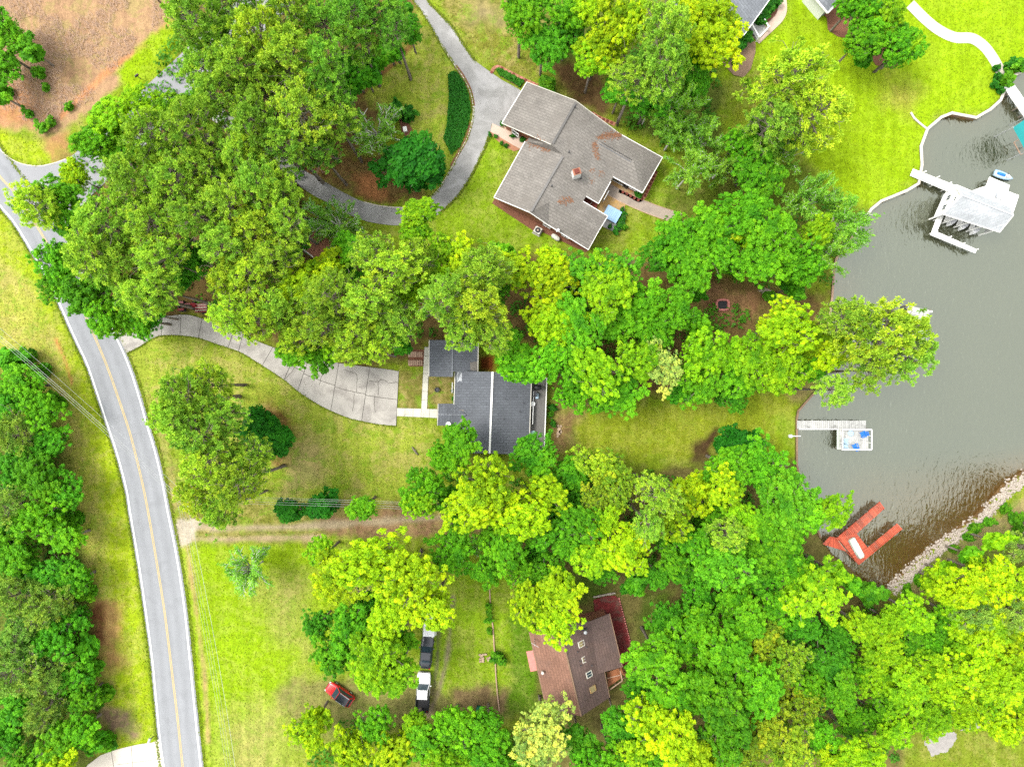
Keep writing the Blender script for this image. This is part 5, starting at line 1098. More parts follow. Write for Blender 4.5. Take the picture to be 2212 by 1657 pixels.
# ---- houses cut by the top edge
h4 = thing('house', 'blue-grey roofed house at the top edge behind yellow-green trees', 'house')
c1_, c2_, c3_, c4_ = P(*T3(1420, 145), 3.2), P(*T3(1500, 232), 3.2), P(*T3(1700, -30), 3.2), P(1640, -75, 3.2)
rdg0, rdg1 = P(1548, 18, 5.2), P(1610, -60, 5.2); l0, l1 = P(1470, -10, 3.2), P(1530, -90, 3.2)
roof_planes(h4, [[P(1540, 20, 5.2), P(*T3(1500, 232), 3.2), P(*T3(1675, -10), 3.2), P(1600, -70, 5.2)], [P(1540, 20, 5.2), P(1600, -70, 5.2), P(1500, -110, 3.2), P(1450, -15, 3.2)], [P(1540, 20, 5.2), P(1450, -15, 3.2), P(1462, 18, 3.2), P(*T3(1500, 232), 3.2)]], MATS['roof_blue_grey'])
edge_boards(h4, [(P(*T3(1500, 232), 3.2), P(*T3(1675, -10), 3.2)), (P(1462, 18, 3.2), P(*T3(1500, 232), 3.2))], MATS['white_wood'])
walls(h4, [P(*T3(1500, 232), 3.2), P(*T3(1675, -10), 3.2), P(1500, -110, 3.2), P(1450, -15, 3.2), P(1462, 18, 3.2)], 3.0, MATS['white_siding'], .4)
pt_ = [P(1618, 62), P(1637, 36), P(1654, 68), P(1634, 90)]
MB().prism(pt_, 0, .35).build('porch_floor', MATS['dock_white'], h4)
for a, b in ((0, 3), (1, 2)): MB().beam(pt_[a] + Vector((0, 0, 1.2)), pt_[b] + Vector((0, 0, 1.2)), .16, .1).build('porch_rail', MATS['white_wood'], h4)
MB().beam(pt_[2] + Vector((0, 0, 1.2)), pt_[3] + Vector((0, 0, 1.2)), .16, .1).build('porch_rail', MATS['white_wood'], h4)
for q in pt_: MB().box((q.x, q.y, .7), (.2, .2, 1.4)).build('porch_post', MATS['white_wood'], h4)
sheet('corner_bed', PL([(1556, 118), (1575, 100), (1612, 75), (1632, 92), (1632, 112), (1622, 150), (1606, 168), (1585, 163), (1562, 140)]), MATS['mulch'], .03, kind='structure').data.materials[0] = MATS['timber']
sheet('porch_bed', PL([(1632, 62), (1650, 30), (1672, 0), (1686, -10), (1682, 35), (1652, 68)]), MATS['mulch'], .028, kind='structure')
h5 = thing('house', 'grey roof corner with white gutters cut off by the top edge', 'house')
roof_planes(h5, [[P(1742, -25, 3.2), P(1788, 29, 3.2), P(1835, -20, 3.2), P(1790, -60, 5)]], MATS['roof_blue_grey'])
edge_boards(h5, [(P(1742, -25, 3.2), P(1788, 29, 3.2)), (P(1788, 29, 3.2), P(1835, -20, 3.2))], MATS['white_wood'], .18, .2)
walls(h5, [P(1742, -25, 3.2), P(1788, 29, 3.2), P(1835, -20, 3.2), P(1790, -60, 3.2)], 3.0, MATS['white_siding'], .5)
MB().prism([P(1757, -5), P(1785, 28), P(1777, 36), P(1748, 3)], 0, .9).build('lean_to', MATS['roof_pale'], h5)
sheet('tree_bed', PL([(1752, 15), (1772, 25), (1786, 40), (1788, 65), (1810, 80), (1845, 85), (1870, 110), (1892, 142), (1930, 150), (1960, 120), (1920, 30), (1850, 0), (1790, 0)]), MATS['mulch'], .025, kind='structure')
# shed under the trees
sh_ = thing('shed', 'small shed with rusty brown roof half hidden under trees', 'shed')
k_ = [P(*T2(305, 1615), 2.4), P(*T2(375, 1478), 2.4), P(*T2(440, 1530), 3.2), P(*T2(370, 1665), 3.2)]; k5 = [P(*T2(505, 1580), 2.4), P(*T2(435, 1715), 2.4)]
roof_planes(sh_, [[k_[0], k_[1], k_[2], k_[3]], [k_[2], k5[0], k5[1], k_[3]]], MATS['brick_wall'], .08); edge_boards(sh_, [(k_[0], k_[1]), (k_[0], k_[3])], MATS['white_wood'], .12, .14)
walls(sh_, [k_[0], k_[1], k5[0], k5[1]], 2.3, MATS['cream_siding'], .25)

# ------------------------------------------------------------------ shore walls, rocks, docks
def wall_run(name, pts, mat, label, wd=.38, cap=True):
    o = thing(name, label, 'sea wall')
    L = [P(*q) for q in pts]; L = [Vector((v.x, v.y, 0)) for v in L]
    for i in range(len(L) - 1):
        MB().beam(L[i] + Vector((0, 0, -.85)), L[i + 1] + Vector((0, 0, -.85)), .24, 1.72).build('wall_panel', MATS['timber'], o)
        a, b = L[i], L[i + 1]; d = (b - a).normalized() * .12
        MB().beam(a - d + Vector((0, 0, .07)), b + d + Vector((0, 0, .07 + .003 * (i % 2))), wd, .12).build('cap_board', MATS[mat], o)
    return o
sh = SHORE_O
wall_run('sea_wall', sh[2:19], 'pale_concrete', 'white capped sea wall curving round the bright lake lawn')
wall_run('sea_wall', sh[18:25], 'pale_timber', 'timber sea wall under the trees left of the lake', .3)
wall_run('sea_wall', sh[24:30], 'timber', 'dark timber sea wall at the end of the back lawn', .26)
wall_run('sea_wall', [(1929, 219), (1945, 240), (1967, 262), (2003, 279)] if False else [T4(925, 735), T4(945, 768), T4(980, 800), T4(1028, 838)], 'pale_concrete', 'short white garden wall running from the lawn to the sea wall', .26)
# riprap: white rocks along the south-east bank
r = np.random.default_rng(21); rv, rf = [], []; k = 0
ico = bmesh.new(); bmesh.ops.create_icosphere(ico, subdivisions=1, radius=1.0); iv = np.array([v.co[:] for v in ico.verts]); ifc = np.array([[v.index for v in f.verts] for f in ico.faces]); ico.free()
rw = [(1912, 1262), (1927, 1262), (1959, 1231), (1996, 1195), (2026, 1171), (2069, 1138), (2116, 1105), (2126, 1094), (2173, 1041), (2212, 1016), (2290, 970)]
rl = [(1936, 1286), (1938, 1281), (1971, 1252), (2008, 1216), (2045, 1187), (2091, 1156), (2128, 1126), (2150, 1106), (2190, 1066), (2216, 1044), (2300, 996)]
A_ = resample([P(*q) for q in rw], 300); B2_ = resample([P(*q) for q in rl], 300)
bigs = []
for i in range(2400):
    t = r.random(); u = r.random(); a = A_[int(t * 299)].lerp(B2_[int(t * 299)], u); s = r.uniform(.08, .22)
    q = iv * s * r.uniform(.7, 1.25, (1, 3)) * r.uniform(.8, 1.2, (len(iv), 1)); gi = min(max(int(np.searchsorted(gy, a.y)), 0), ny - 1) * nx + min(max(int(np.searchsorted(gx, a.x)), 0), nx - 1); zz = max(z[gi], -1.1) + s * .35
    rv.append(q + [a.x + r.normal() * .12, a.y + r.normal() * .12, zz]); rf.append(ifc + k); k += len(iv)
V_ = np.concatenate(rv); F_ = np.concatenate(rf)
me = grid_mesh('rocks', V_[:, 0], V_[:, 1], V_[:, 2], F_, MATS['rock'], {}); me.polygons.foreach_set('use_smooth', np.zeros(len(F_), bool))
tag(link(bpy.data.objects.new('rocks', me)), 'band of pale rocks heaped along the south-east shore', 'rocks', kind='stuff')
def rough(pts, n=60, j=.10):
    c = resample(catmull([tuple(v) for v in pts], 6, True) , n); rr = random.Random(4); return [(v.x + rr.gauss(0, j), v.y + rr.gauss(0, j)) for v in c[:-1]]
sheet('gravel_patch', rough(PL([TB(*q) for q in [(1010, 1495), (1090, 1450), (1170, 1425), (1215, 1440), (1215, 1485), (1160, 1545), (1065, 1585), (1040, 1550)]])), MATS['gravel'], .04, kind='structure')
sheet('gravel_strip', PL([TB(*q) for q in [(1240, 1420), (1330, 1370), (1430, 1350), (1440, 1390), (1330, 1410)]]), MATS['gravel'], .04, kind='structure')

def planks(parent, a0, a1, b0, b1, n, mat, z, th=.06, gap=.014, name='plank'):
    """n boards laid across the run a->b (a0,a1 is one end edge)"""
    for i in range(n):
        f, g = i / n, (i + 1) / n
        c = [a0.lerp(b0, f), a1.lerp(b1, f), a1.lerp(b1, g), a0.lerp(b0, g)]
        poly = inset([(v.x, v.y) for v in c], gap); zz = z + random.uniform(-.004, .006)
        MB().prism(poly, zz - th, zz).build(name, MATS[mat], parent)
def piles(parent, pts, z1, r=.12, z0=-2.2, mat='piling'):
    for q in pts: MB().tube([(q.x, q.y, z0), (q.x, q.y, z1)], r, 8).build('piling', MATS[mat], parent)
# dock of the middle house
DZ_ = .28
d1 = thing('dock', 'pale grey plank dock with railed square platform off the back lawn', 'dock')
def p8(a, b, z=DZ_): return P(*T8(a, b), z)
planks(d1, p8(188, 1065), p8(188, 1119), p8(634, 1065), p8(634, 1119), 34, 'dock_white', DZ_)
MB().beam(p8(200, 1121, DZ_ + .06), p8(465, 1121, DZ_ + .06), .12, .1).build('edge_rail', MATS['white_wood'], d1)
PZ = .55
pc = [p8(463, 1120, PZ), p8(650, 1120, PZ), p8(650, 1250, PZ), p8(463, 1250, PZ)]
planks(d1, pc[0], pc[3], pc[1], pc[2], 14, 'dock_white', PZ)
MB().box(((p8(455, 1185).x), p8(455, 1185).y, .2), (.35, 3.0, .12)).build('lower_ledge', MATS['pale_green'], d1)
for a, b in ((pc[0], pc[1]), (pc[1], pc[2]), (pc[2], pc[3]), (pc[3], pc[0])):
    MB().beam(a + Vector((0, 0, .9)), b + Vector((0, 0, .9)), .15, .06).build('handrail', MATS['white_wood'], d1)
    for t in (0, .33, .67): q = a.lerp(b, t); MB().box((q.x, q.y, q.z + .42), (.1, .1, .96)).build('rail_post', MATS['white_wood'], d1)
piles(d1, [p8(x_, y_, 0) for x_ in (220, 330, 440, 550) for y_ in (1072, 1112)] + [Vector((q.x, q.y, 0)) for q in pc], .2)
chair('dark blue lounge chair in the upper right of the railed platform', p8(592, 1152, 0), math.radians(200), 'blue_plastic', 'blue chairs on the dock', zz=PZ)
chair('dark blue lounge chair at the lower rail of the platform', p8(542, 1228, 0), math.radians(110), 'blue_plastic', 'blue chairs on the dock', zz=PZ)
chair('upper of two pale blue chairs by the left platform rail', p8(484, 1196, 0), math.radians(0), 'sky_plastic', 'blue chairs on the dock', zz=PZ)
chair('lower of two pale blue chairs by the left platform rail', p8(482, 1226, 0), math.radians(10), 'sky_plastic', 'blue chairs on the dock', zz=PZ)
dt = thing('round_table', 'small round pale blue table near the top rail of the platform', 'table', p8(525, 1146, PZ))
MB().lathe((0, 0, .5), [(.40, 0), (.42, .03), (.40, .05)], 18).build('table_top', MATS['sky_plastic'], dt); MB().lathe((0, 0, 0), [(.24, 0), (.05, .05), (.05, .5)], 10).build('pedestal', MATS['sky_plastic'], dt)
pp_ = thing('outlet_pipe', 'white pipe and square box at the lawn edge beside the dock', 'pipe', p8(140, 1165, 0))
MB().box((0, 0, .2), (.42, .42, .45)).build('box', MATS['white_siding'], pp_); MB().tube([(.3, 0, .3), (1.5, 0, .25)], .08, 8).build('pipe', MATS['white_siding'], pp_)
# float half hidden by the pine
fd = thing('dock', 'white dock end showing beyond the big pine over the water', 'dock')
f0, f1, f2, f3 = p8(905, 322, .2), p8(1048, 350, .2), p8(1020, 600, .2), p8(878, 575, .2)
planks(fd, f0, f1, f3, f2, 20, 'dock_white', .2); piles(fd, [Vector((q.x, q.y, 0)) for q in (f0, f1, f2, f3)], .25)
wk0, wk1 = p8(878, 500, .16), p8(300, 560, .16); MB().beam(wk0, wk1, 1.2, .08).build('walkway', MATS['dock_white'], fd); piles(fd, [wk0.lerp(wk1, t) for t in (.2, .45, .7)], .1)
MB().box((f1.x - .2, f1.y - .3, .55), (.25, .25, .7)).build('cleat_post', MATS['white_wood'], fd); MB().box((f2.x + .05, f2.y + 1.2, .5), (.25, .25, .7)).build('cleat_post', MATS['white_wood'], fd)
# red dock
rd = thing('dock', 'red painted U-shaped plank dock beside the lower wood', 'dock')
def CR(a, b, z=.35): return P(*((2380 + a * .14486) * .73733, (1440 + b * .14486) * .73733), z)
planks(rd, CR(1365, 205), CR(1468, 340), CR(510, 925), CR(640, 1090), 34, 'red_dock', .35, gap=.028)         # left arm
planks(rd, CR(1715, 640), CR(1812, 745), CR(1105, 1140), CR(1190, 1250), 26, 'red_dock', .35, gap=.028)      # right arm
planks(rd, CR(505, 930), CR(905, 855), CR(935, 1475), CR(1120, 1345) if False else CR(1215, 1255), 24, 'red_dock', .345)
planks(rd, CR(200, 1065), CR(350, 905), CR(690, 1215), CR(505, 930), 16, 'red_dock', .34)
MB().beam(CR(530, 1000, .37), CR(690, 1195, .37), .1, .03).build('seam_board', MATS['pale_timber'], rd)
piles(rd, [CR(a, b, 0) for a, b in ((1330, 250), (1090, 400), (900, 560), (690, 730), (520, 900), (1700, 660), (1400, 850), (1120, 1100), (930, 1440), (700, 1190), (1440, 360), (1790, 760))], .30, .11)
for a, b, c2, d2 in ((1365, 205, 510, 925), (935, 1475, 1812, 745), (690, 1215, 935, 1475)): MB().beam(CR(a, b, .22), CR(c2, d2, .22), .06, .22).build('skirt_board', MATS['red_dock'], rd)
bo = thing('jon_boat', 'pale green flat-bottomed boat lying upturned on the red dock', 'boat', CR(885, 1140, .36), math.atan2(-(1320 - 960), (985 - 785)))
secs = []
for x_, w_, h_ in ((-1.62, .40, .30), (-1.5, .46, .42), (-.5, .52, .46), (.6, .50, .45), (1.35, .42, .40), (1.6, .36, .28)):
    secs.append([(x_, -w_, 0.02), (x_, -w_ * .96, h_ * .7), (x_, -w_ * .78, h_), (x_, w_ * .78, h_), (x_, w_ * .96, h_ * .7), (x_, w_, 0.02)])
MB().loft(secs).build('hull', MATS['pale_green'], bo)
for s in (-.3, 0, .3): MB().box((0, s, .47), (2.4, .05, .04)).build('strake', MATS['white_siding'], bo)
for s in (-1, 1): MB().box((0, s * .53, .06), (3.0, .05, .07)).build('gunwale', MATS['metal'], bo)
# boathouse with piers
bh = thing('boathouse', 'white boathouse with pale grey gabled roof standing over the lake', 'boathouse')
def q8(a, b, z=0.0): return P(*C8(a, b), z)
BZ = .35
def deckpoly(parent, pts, z, name, mat='white_wood', th=.14):
    return MB().prism([q8(*p_, z) for p_ in pts], z - th, z).build(name, MATS[mat], parent)
pier = thing('pier', 'white pier from the lawn wrapping round the boathouse slip', 'pier')
planks(pier, q8(390, 180, BZ), q8(345, 285, BZ), q8(1085, 452, BZ), q8(960, 545, BZ), 24, 'white_wood', BZ, .1, .006)
planks(pier, q8(890, 530, BZ), q8(1000, 560, BZ), q8(655, 1180, BZ), q8(760, 1120, BZ), 22, 'white_wood', BZ - .004, .1, .006)
planks(pier, q8(740, 1128, BZ), q8(652, 1184, BZ), q8(1362, 1405, BZ), q8(1332, 1462, BZ), 24, 'white_wood', BZ - .008, .1, .006)
piles(pier, [q8(a, b) for a, b in ((520, 250), (490, 350), (720, 330), (690, 430), (900, 420), (860, 500), (820, 750), (740, 950), (690, 1150), (900, 1230), (1100, 1330), (1300, 1420))], BZ + .75, .08, mat='white_wood')
SW, NW, RW, RE, SE_, NE = q8(848, 868, 3.3), q8(1045, 428, 3.3), q8(1128, 585, 5.5), q8(1908, 888, 5.5), q8(1702, 1140, 3.3), q8(1872, 770, 3.3)
roof_planes(bh, [[SW, RW, RE, SE_]], MATS['roof_pale']); roof_planes(bh, [[RW, NW, NE, RE]], MATS['roof_pale'])
edge_boards(bh, [(SW, RW), (RW, NW), (SE_, RE), (RE, NE), (SW, SE_), (NW, NE)], MATS['white_wood'], .14, .18)
MB().beam(RW + Vector((0, 0, .05)), RE + Vector((0, 0, .05)), .16, .07).build('ridge_cap', MATS['metal'], bh)
wb_ = inset([SW, NW, NE, SE_], .35)
b0 = [Vector((v.x, v.y, 0)) for v in wb_]
gw = MB().add([(*b0[0].xy, .2), (*b0[1].xy, .2), (*b0[1].xy, 3.2), ((b0[0].x + b0[1].x) / 2, (b0[0].y + b0[1].y) / 2, 5.1), (*b0[0].xy, 3.2)], [(0, 1, 2, 3, 4)])
gw.build('gable_wall', MATS['white_siding'], bh)
MB().add([(*b0[3].xy, .2), (*b0[2].xy, .2), (*b0[2].xy, 3.2), ((b0[3].x + b0[2].x) / 2, (b0[3].y + b0[2].y) / 2, 5.1), (*b0[3].xy, 3.2)], [(0, 1, 2, 3, 4)]).build('gable_wall', MATS['white_siding'], bh)
MB().beam(b0[1] + Vector((0, 0, 1.7)), b0[2] + Vector((0, 0, 1.7)), .12, 3.0).build('back_wall', MATS['white_siding'], bh)
for t in (.3, .7): window(bh, b0[1], b0[0], t, 2.1, .8, 1.0, .05)
window(bh, b0[1], b0[0], .5, 4.0, .6, .6, .05)
for i in range(5):
    q = b0[0].lerp(b0[3], i / 4); MB().tube([(q.x, q.y, -2.2), (q.x, q.y, 3.2)], .12, 8).build('piling', MATS['white_wood'], bh)
    if i in (1, 2, 3):
        c = b0[1].lerp(b0[2], i / 4); MB().beam(Vector((q.x, q.y, BZ - .1)), Vector((c.x, c.y, BZ - .1)), .7, .12).build('finger_dock', MATS['white_wood'], bh)
for i in range(3):
    q = b0[0].lerp(b0[3], (i + 1.5) / 4.2); c = b0[1].lerp(b0[2], (i + 1.5) / 4.2); ctr = q.lerp(c, .58)
    bt_ = thing('boat', 'white covered boat in the %s slip of the boathouse' % ('left', 'middle', 'right')[i], 'boat', (ctr.x, ctr.y, WATER_Z), math.atan2((q - c).y, (q - c).x), 'boats in the boathouse')
    secs = [[(x_, -w_, h_), (x_, -w_ * .7, .05), (x_, w_ * .7, .05), (x_, w_, h_), (x_, w_ * .5, h_ + .12), (x_, -w_ * .5, h_ + .12)] for x_, w_, h_ in ((-2.2, .8, .75), (-1, .88, .8), (.6, .85, .85), (1.6, .55, .95), (2.3, .08, 1.05))]
    MB().loft(secs).build('hull', MATS['car_white'], bt_); MB().loft([[(x_, -w_, .8), (x_, w_, .8), (x_, w_ * .6, z_), (x_, -w_ * .6, z_)] for x_, w_, z_ in ((-2.0, .7, .9), (-.6, .78, 1.25), (.5, .7, 1.3), (1.5, .45, 1.0))]).build('cover', MATS['roof_blue_grey'], bt_)
MB().beam(b0[0] + Vector((0, 0, 3.0)), b0[3] + Vector((0, 0, 3.0)), .2, .3).build('header_beam', MATS['white_wood'], bh)
sun_deck = thing('swim_platform', 'broad white stepped platform attached behind the boathouse', 'platform')
deckpoly(sun_deck, [(1545, 312), (1852, 442), (1830, 522), (1985, 582), (1900, 840), (1290, 512), (1400, 470), (1500, 440)], BZ, 'deck')
for k_, (a, b) in enumerate((((1545, 312), (1852, 442)), ((1985, 582), (1900, 840)))): MB().beam(q8(*a, BZ + .02), q8(*b, BZ + .02), .16, .1).build('edge_board', MATS['white_siding'], sun_deck)
piles(sun_deck, [q8(a, b) for a, b in ((1560, 340), (1830, 450), (1960, 600), (1900, 800), (1420, 500))], BZ - .05)
lc = thing('deck_chair', 'pale grey folding lounger on the white platform', 'lounger', q8(1680, 620, BZ), math.radians(-22))
MB().box((0, 0, .28), (1.1, .55, .06)).build('seat', MATS['roof_pale'], lc); MB().beam((-.5, 0, .3), (-.95, 0, .75), .55, .05).build('backrest', MATS['roof_pale'], lc)
for sx in (-.35, .45):
    for sy in (-.22, .22): MB().box((sx, sy, .13), (.05, .05, .27)).build('leg', MATS['metal'], lc)
js = thing('jet_ski', 'pale blue and white watercraft moored beside the white platform', 'watercraft', q8(1722, 298, WATER_Z), math.radians(-21))
secs = [[(x_, -w_, h_), (x_, -w_ * .6, .02), (x_, w_ * .6, .02), (x_, w_, h_), (x_, w_ * .6, h_ + .14), (x_, -w_ * .6, h_ + .14)] for x_, w_, h_ in ((-1.3, .5, .38), (-.6, .58, .42), (.3, .54, .46), (.95, .34, .5), (1.4, .06, .5))]
MB().loft(secs).build('hull', MATS['sky_plastic'], js, True); MB().loft([[(x_, -.2, .55), (x_, .2, .55), (x_, .16, z_), (x_, -.16, z_)] for x_, z_ in ((-1.0, .66), (-.4, .8), (.15, .78))]).build('seat', MATS['blue_plastic'], js)
MB().loft([[(x_, -w_, .52), (x_, w_, .52), (x_, w_ * .5, z_), (x_, -w_ * .5, z_)] for x_, w_, z_ in ((.2, .3, .8), (.55, .32, .95), (1.05, .18, .68))]).build('cowling', MATS['car_white'], js); MB().beam((.3, -.38, .95), (.3, .38, .95), .05, .05).build('handlebar', MATS['black'], js)
# teal boat lift and pier at the right edge
np_ = thing('pier', 'broad white pier leaving the lawn at the right edge', 'pier')
planks(np_, P(2166, 186, .3), P(2186, 176, .3), P(2216, 258, .3), P(2236, 248, .3), 18, 'white_wood', .3, .1, .006); piles(np_, [P(2175, 205), P(2198, 200), P(2195, 235), P(2216, 228), P(2208, 250)], .25)
tl = thing('boat_lift', 'teal fabric canopy over a boat lift at the right edge', 'boat lift')
c0 = [P(2188, 276, 3.0), P(2222, 250, 3.0), P(2250, 300, 3.0), P(2216, 328, 3.0)]
m_ = MB(); secs = []
for t in np.linspace(0, 1, 6):
    a = c0[0].lerp(c0[3], t); b = c0[1].lerp(c0[2], t); row = []
    for u in np.linspace(0, 1, 7): q = a.lerp(b, u); row.append((q.x, q.y, 3.0 + 1.0 * math.sin(math.pi * (0.08 + .84 * u)) - .25))
    secs.append(row)
for i in range(5): m_.add(secs[i] + secs[i + 1], [(j, j + 1, 8 + j, 7 + j) for j in range(6)])
m_.build('canopy', MATS['teal_fabric'], tl, True)
for q in c0: MB().tube([(q.x, q.y, -2), (q.x, q.y, 3.1)], .07, 8).build('post', MATS['metal'], tl)
cr_ = [P(2190, 308, .3), P(2205, 300, .3), P(2218, 325, .3), P(2205, 335, .3)]
for i in range(4): MB().beam(cr_[i], cr_[(i + 1) % 4], .12, .12).build('cradle_beam', MATS['pale_timber'], tl)

# ------------------------------------------------------------------ vehicles
def vehicle(name, label, cat, loc, rz, kind, paint, roofmat=None):
    v = thing(name, label, cat, loc, rz, None)
    L, W, Hh = {'suv': (4.4, 1.84, 1.62), 'sedan': (4.75, 1.82, 1.42), 'pickup': (5.75, 1.98, 1.82), 'topper': (5.6, 1.96, 1.85)}[kind]
    belt = Hh * (.60 if kind != 'sedan' else .64); hood = belt * (.93 if kind != 'sedan' else .88); h = L / 2
    def sec(x_, w_, zt, zb=.28): return [(x_, -w_ * .94, zb), (x_, -w_, zb + .16), (x_, -w_, zt - .16), (x_, -w_ * .93, zt - .03), (x_, -w_ * .55, zt), (x_, w_ * .55, zt), (x_, w_ * .93, zt - .03), (x_, w_, zt - .16), (x_, w_, zb + .16), (x_, w_ * .94, zb)]
    w2 = W / 2
    if kind in ('suv', 'sedan'):
        st = [(h, .62 * w2, hood - .22, .36), (h - .10, .80 * w2, hood - .12, .28), (h - .35, .93 * w2, hood - .05, .25), (h - 1.0, w2, hood, .25), (h - 1.45, w2, belt, .25), (-h + 1.0, w2, belt, .25), (-h + .35, .96 * w2, belt - .02, .25), (-h + .08, .86 * w2, belt - .1, .3), (-h, .72 * w2, belt - .2, .4)]
    else:
        st = [(h, .78 * w2, hood - .14, .36), (h - .08, .90 * w2, hood - .07, .3), (h - .4, .98 * w2, hood - .02, .3), (h - 1.3, w2, hood, .3), (h - 1.5, w2, belt, .3), (-.45, w2, belt, .3)]
        if kind == 'topper': st += [(-h + .1, w2, belt, .3), (-h, .96 * w2, belt - .1, .4)]
    MB().loft([sec(a, b, c, d) for a, b, c, d in st]).build('body', MATS[paint], v, True)
    # cabin
    cf, cb, tf, tb_ = {'suv': (h - 1.25, -h + .18, h - 2.0, -h + .62), 'sedan': (h - 1.4, -h + .75, h - 2.15, -h + 1.5), 'pickup': (h - 1.5, -.5, h - 2.2, -.62), 'topper': (h - 1.5, -.3, h - 2.2, -.42)}[kind]
    bw, tw = w2 * .95, w2 * .76; zb_, zt_ = belt - .04, Hh
    base = [(cf, -bw, zb_), (cf, bw, zb_), (cb, bw * .97, zb_), (cb, -bw * .97, zb_)]; top = [(tf, -tw, zt_ - .05), (tf, tw, zt_ - .05), (tb_, tw * .96, zt_ - .05), (tb_, -tw * .96, zt_ - .05)]
    MB().add(base + top, [(0, 1, 5, 4), (1, 2, 6, 5), (2, 3, 7, 6), (3, 0, 4, 7), (4, 5, 6, 7)]).build('cabin', MATS[paint], v)
    rp = [Vector(q) for q in top]; cen = sum(rp, Vector()) / 4
    MB().prism([(cen + (q - cen) * .97) for q in rp], zt_ - .05, zt_).build('roof', MATS[roofmat or paint], v)
    def glassq(i, j, nm, sx=.88):
        a, b, c, d = Vector(base[i]), Vector(base[j]), Vector(top[j]), Vector(top[i]); ce = (a + b + c + d) / 4; n_ = (b - a).cross(d - a).normalized()
        if n_.dot(ce - Vector((cen.x, 0, .8))) < 0: n_ = -n_
        MB().add([ce + (q - ce) * sx + n_ * .015 for q in (a, b, c, d)], [(0, 1, 2, 3)]).build(nm, MATS['glass'], v)
    glassq(0, 1, 'windshield', .9); glassq(2, 3, 'rear_window', .85); glassq(1, 2, 'side_window'); glassq(3, 0, 'side_window')
    if kind == 'topper': MB().loft([[(x_, -w2 * .94, belt - .03), (x_, w2 * .94, belt - .03), (x_, w2 * .8, Hh - .03), (x_, -w2 * .8, Hh - .03)] for x_ in (-.42, -h + .15)]).build('bed_cover', MATS[paint], v)
    if kind == 'pickup':
        m_ = MB(); m_.box((-(h + .45) / 2, 0, .62), (h - .45, W * .96, .1))
        m_.build('bed_floor', MATS['black'], v)
        for s in (-1, 1): MB().box((-(h + .45) / 2, s * (w2 - .06), .8), (h - .45, .13, .62)).build('bed_side', MATS['car_dark'], v)
        MB().box((-h + .05, 0, .82), (.1, W * .94, .56)).build('tailgate', MATS['car_dark'], v); MB().box((-.5, 0, .85), (.08, W * .9, .6)).build('bed_front', MATS['black'], v)
    for sx in (h - .95, -h + .95):
        for s in (-1, 1):
            wh = MB().tube([(sx, s * (w2 - .22), .34), (sx, s * (w2 + .01), .34)], .34, 16).build('wheel', MATS['rubber'], v); MB().tube([(sx, s * (w2 - .05), .34), (sx, s * (w2 + .025), .34)], .20, 12).build('rim', MATS['metal'], wh)
    for s in (-1, 1):
        MB().box((h - .17, s * w2 * .64, hood - .19), (.24, .34, .12), -s * .35).build('headlight', MATS['lamp_glass'], v); MB().box((-h + .06, s * w2 * .76, belt - .2), (.1, .2, .26)).build('taillight', MATS['tail_red'], v)
        MB().box((cf - .25, s * (w2 + .11), belt + .04), (.12, .2, .14)).build('mirror', MATS[paint], v)
    MB().box((h - .02, 0, .42), (.08, W * .6, .14)).build('front_bumper', MATS['dark_metal'], v)
    MB().box((h - .02, 0, hood - .27), (.06, W * .42, .14)).build('grille', MATS['dark_metal'], v)
    if kind == 'suv':
        for s in (-1, 1): MB().beam((tf - .15, s * tw * .9, zt_ + .04), (tb_ + .1, s * tw * .88, zt_ + .04), .05, .05).build('roof_rail', MATS['metal'], v)
    if kind == 'pickup': MB().box((-.98 + .2, 0, Hh + .005), (.02, .02, .02))
    return v
def gpos(q, z=.0): v = P(*q, z); return (v.x, v.y, -.02)
def CV(a, b): return ((920 + a * .22936) * .73733, (1740 + b * .22936) * .73733)
vehicle('parked_car', 'red hatchback car with black roof parked on the lower lawn', 'car', gpos(CV(322, 1290), 1.0), math.atan2(1290 - 1205, -(322 - 205)) if False else math.radians(146), 'suv', 'car_red', 'car_dark')
vehicle('parked_pickup', 'white pickup truck with open black bed, lowest of the parked row', 'truck', gpos(CV(1390, 1262), 1.0), math.radians(87), 'pickup', 'car_white')
vehicle('parked_car', 'black car half under the tree between the two white vehicles', 'car', gpos(CV(1432, 755), 1.0), math.radians(84), 'sedan', 'car_dark')
vehicle('parked_truck', 'white truck with covered bed under the tree, topmost of the row', 'truck', gpos(CV(1485, 285), 1.0), math.radians(87), 'topper', 'car_white')
# red tractor at the driveway edge
trc = thing('garden_tractor', 'dark red tractor with trailer parked under trees by the driveway', 'tractor', P(408, 662), math.radians(4))
MB().loft([[(x_, -w_, .55), (x_, w_, .55), (x_, w_ * .8, z_), (x_, -w_ * .8, z_)] for x_, w_, z_ in ((-.1, .36, 1.2), (.7, .36, 1.15), (1.3, .32, 1.0), (1.45, .25, .85))]).build('hood', MATS['tractor_red'], trc)
MB().box((-.7, 0, .75), (.6, .5, .12)).build('seat', MATS['black'], trc); MB().box((-.95, 0, 1.0), (.12, .5, .45)).build('seat_back', MATS['black'], trc); MB().tube([(-.15, 0, 1.15), (-.3, 0, 1.4)], .03, 6).build('steering_column', MATS['black'], trc); MB().lathe((-.32, 0, 1.42), [(.2, 0), (.2, .04), (.15, .04)], 12).build('steering_wheel', MATS['black'], trc)
for s in (-1, 1):
    MB().box((-.75, s * .52, 1.0), (.9, .3, .08)).build('fender', MATS['tractor_red'], trc); MB().tube([(-.75, s * .42, .5), (-.75, s * .75, .5)], .5, 16).build('wheel', MATS['rubber'], trc); MB().tube([(1.0, s * .38, .3), (1.0, s * .6, .3)], .3, 14).build('wheel', MATS['rubber'], trc)
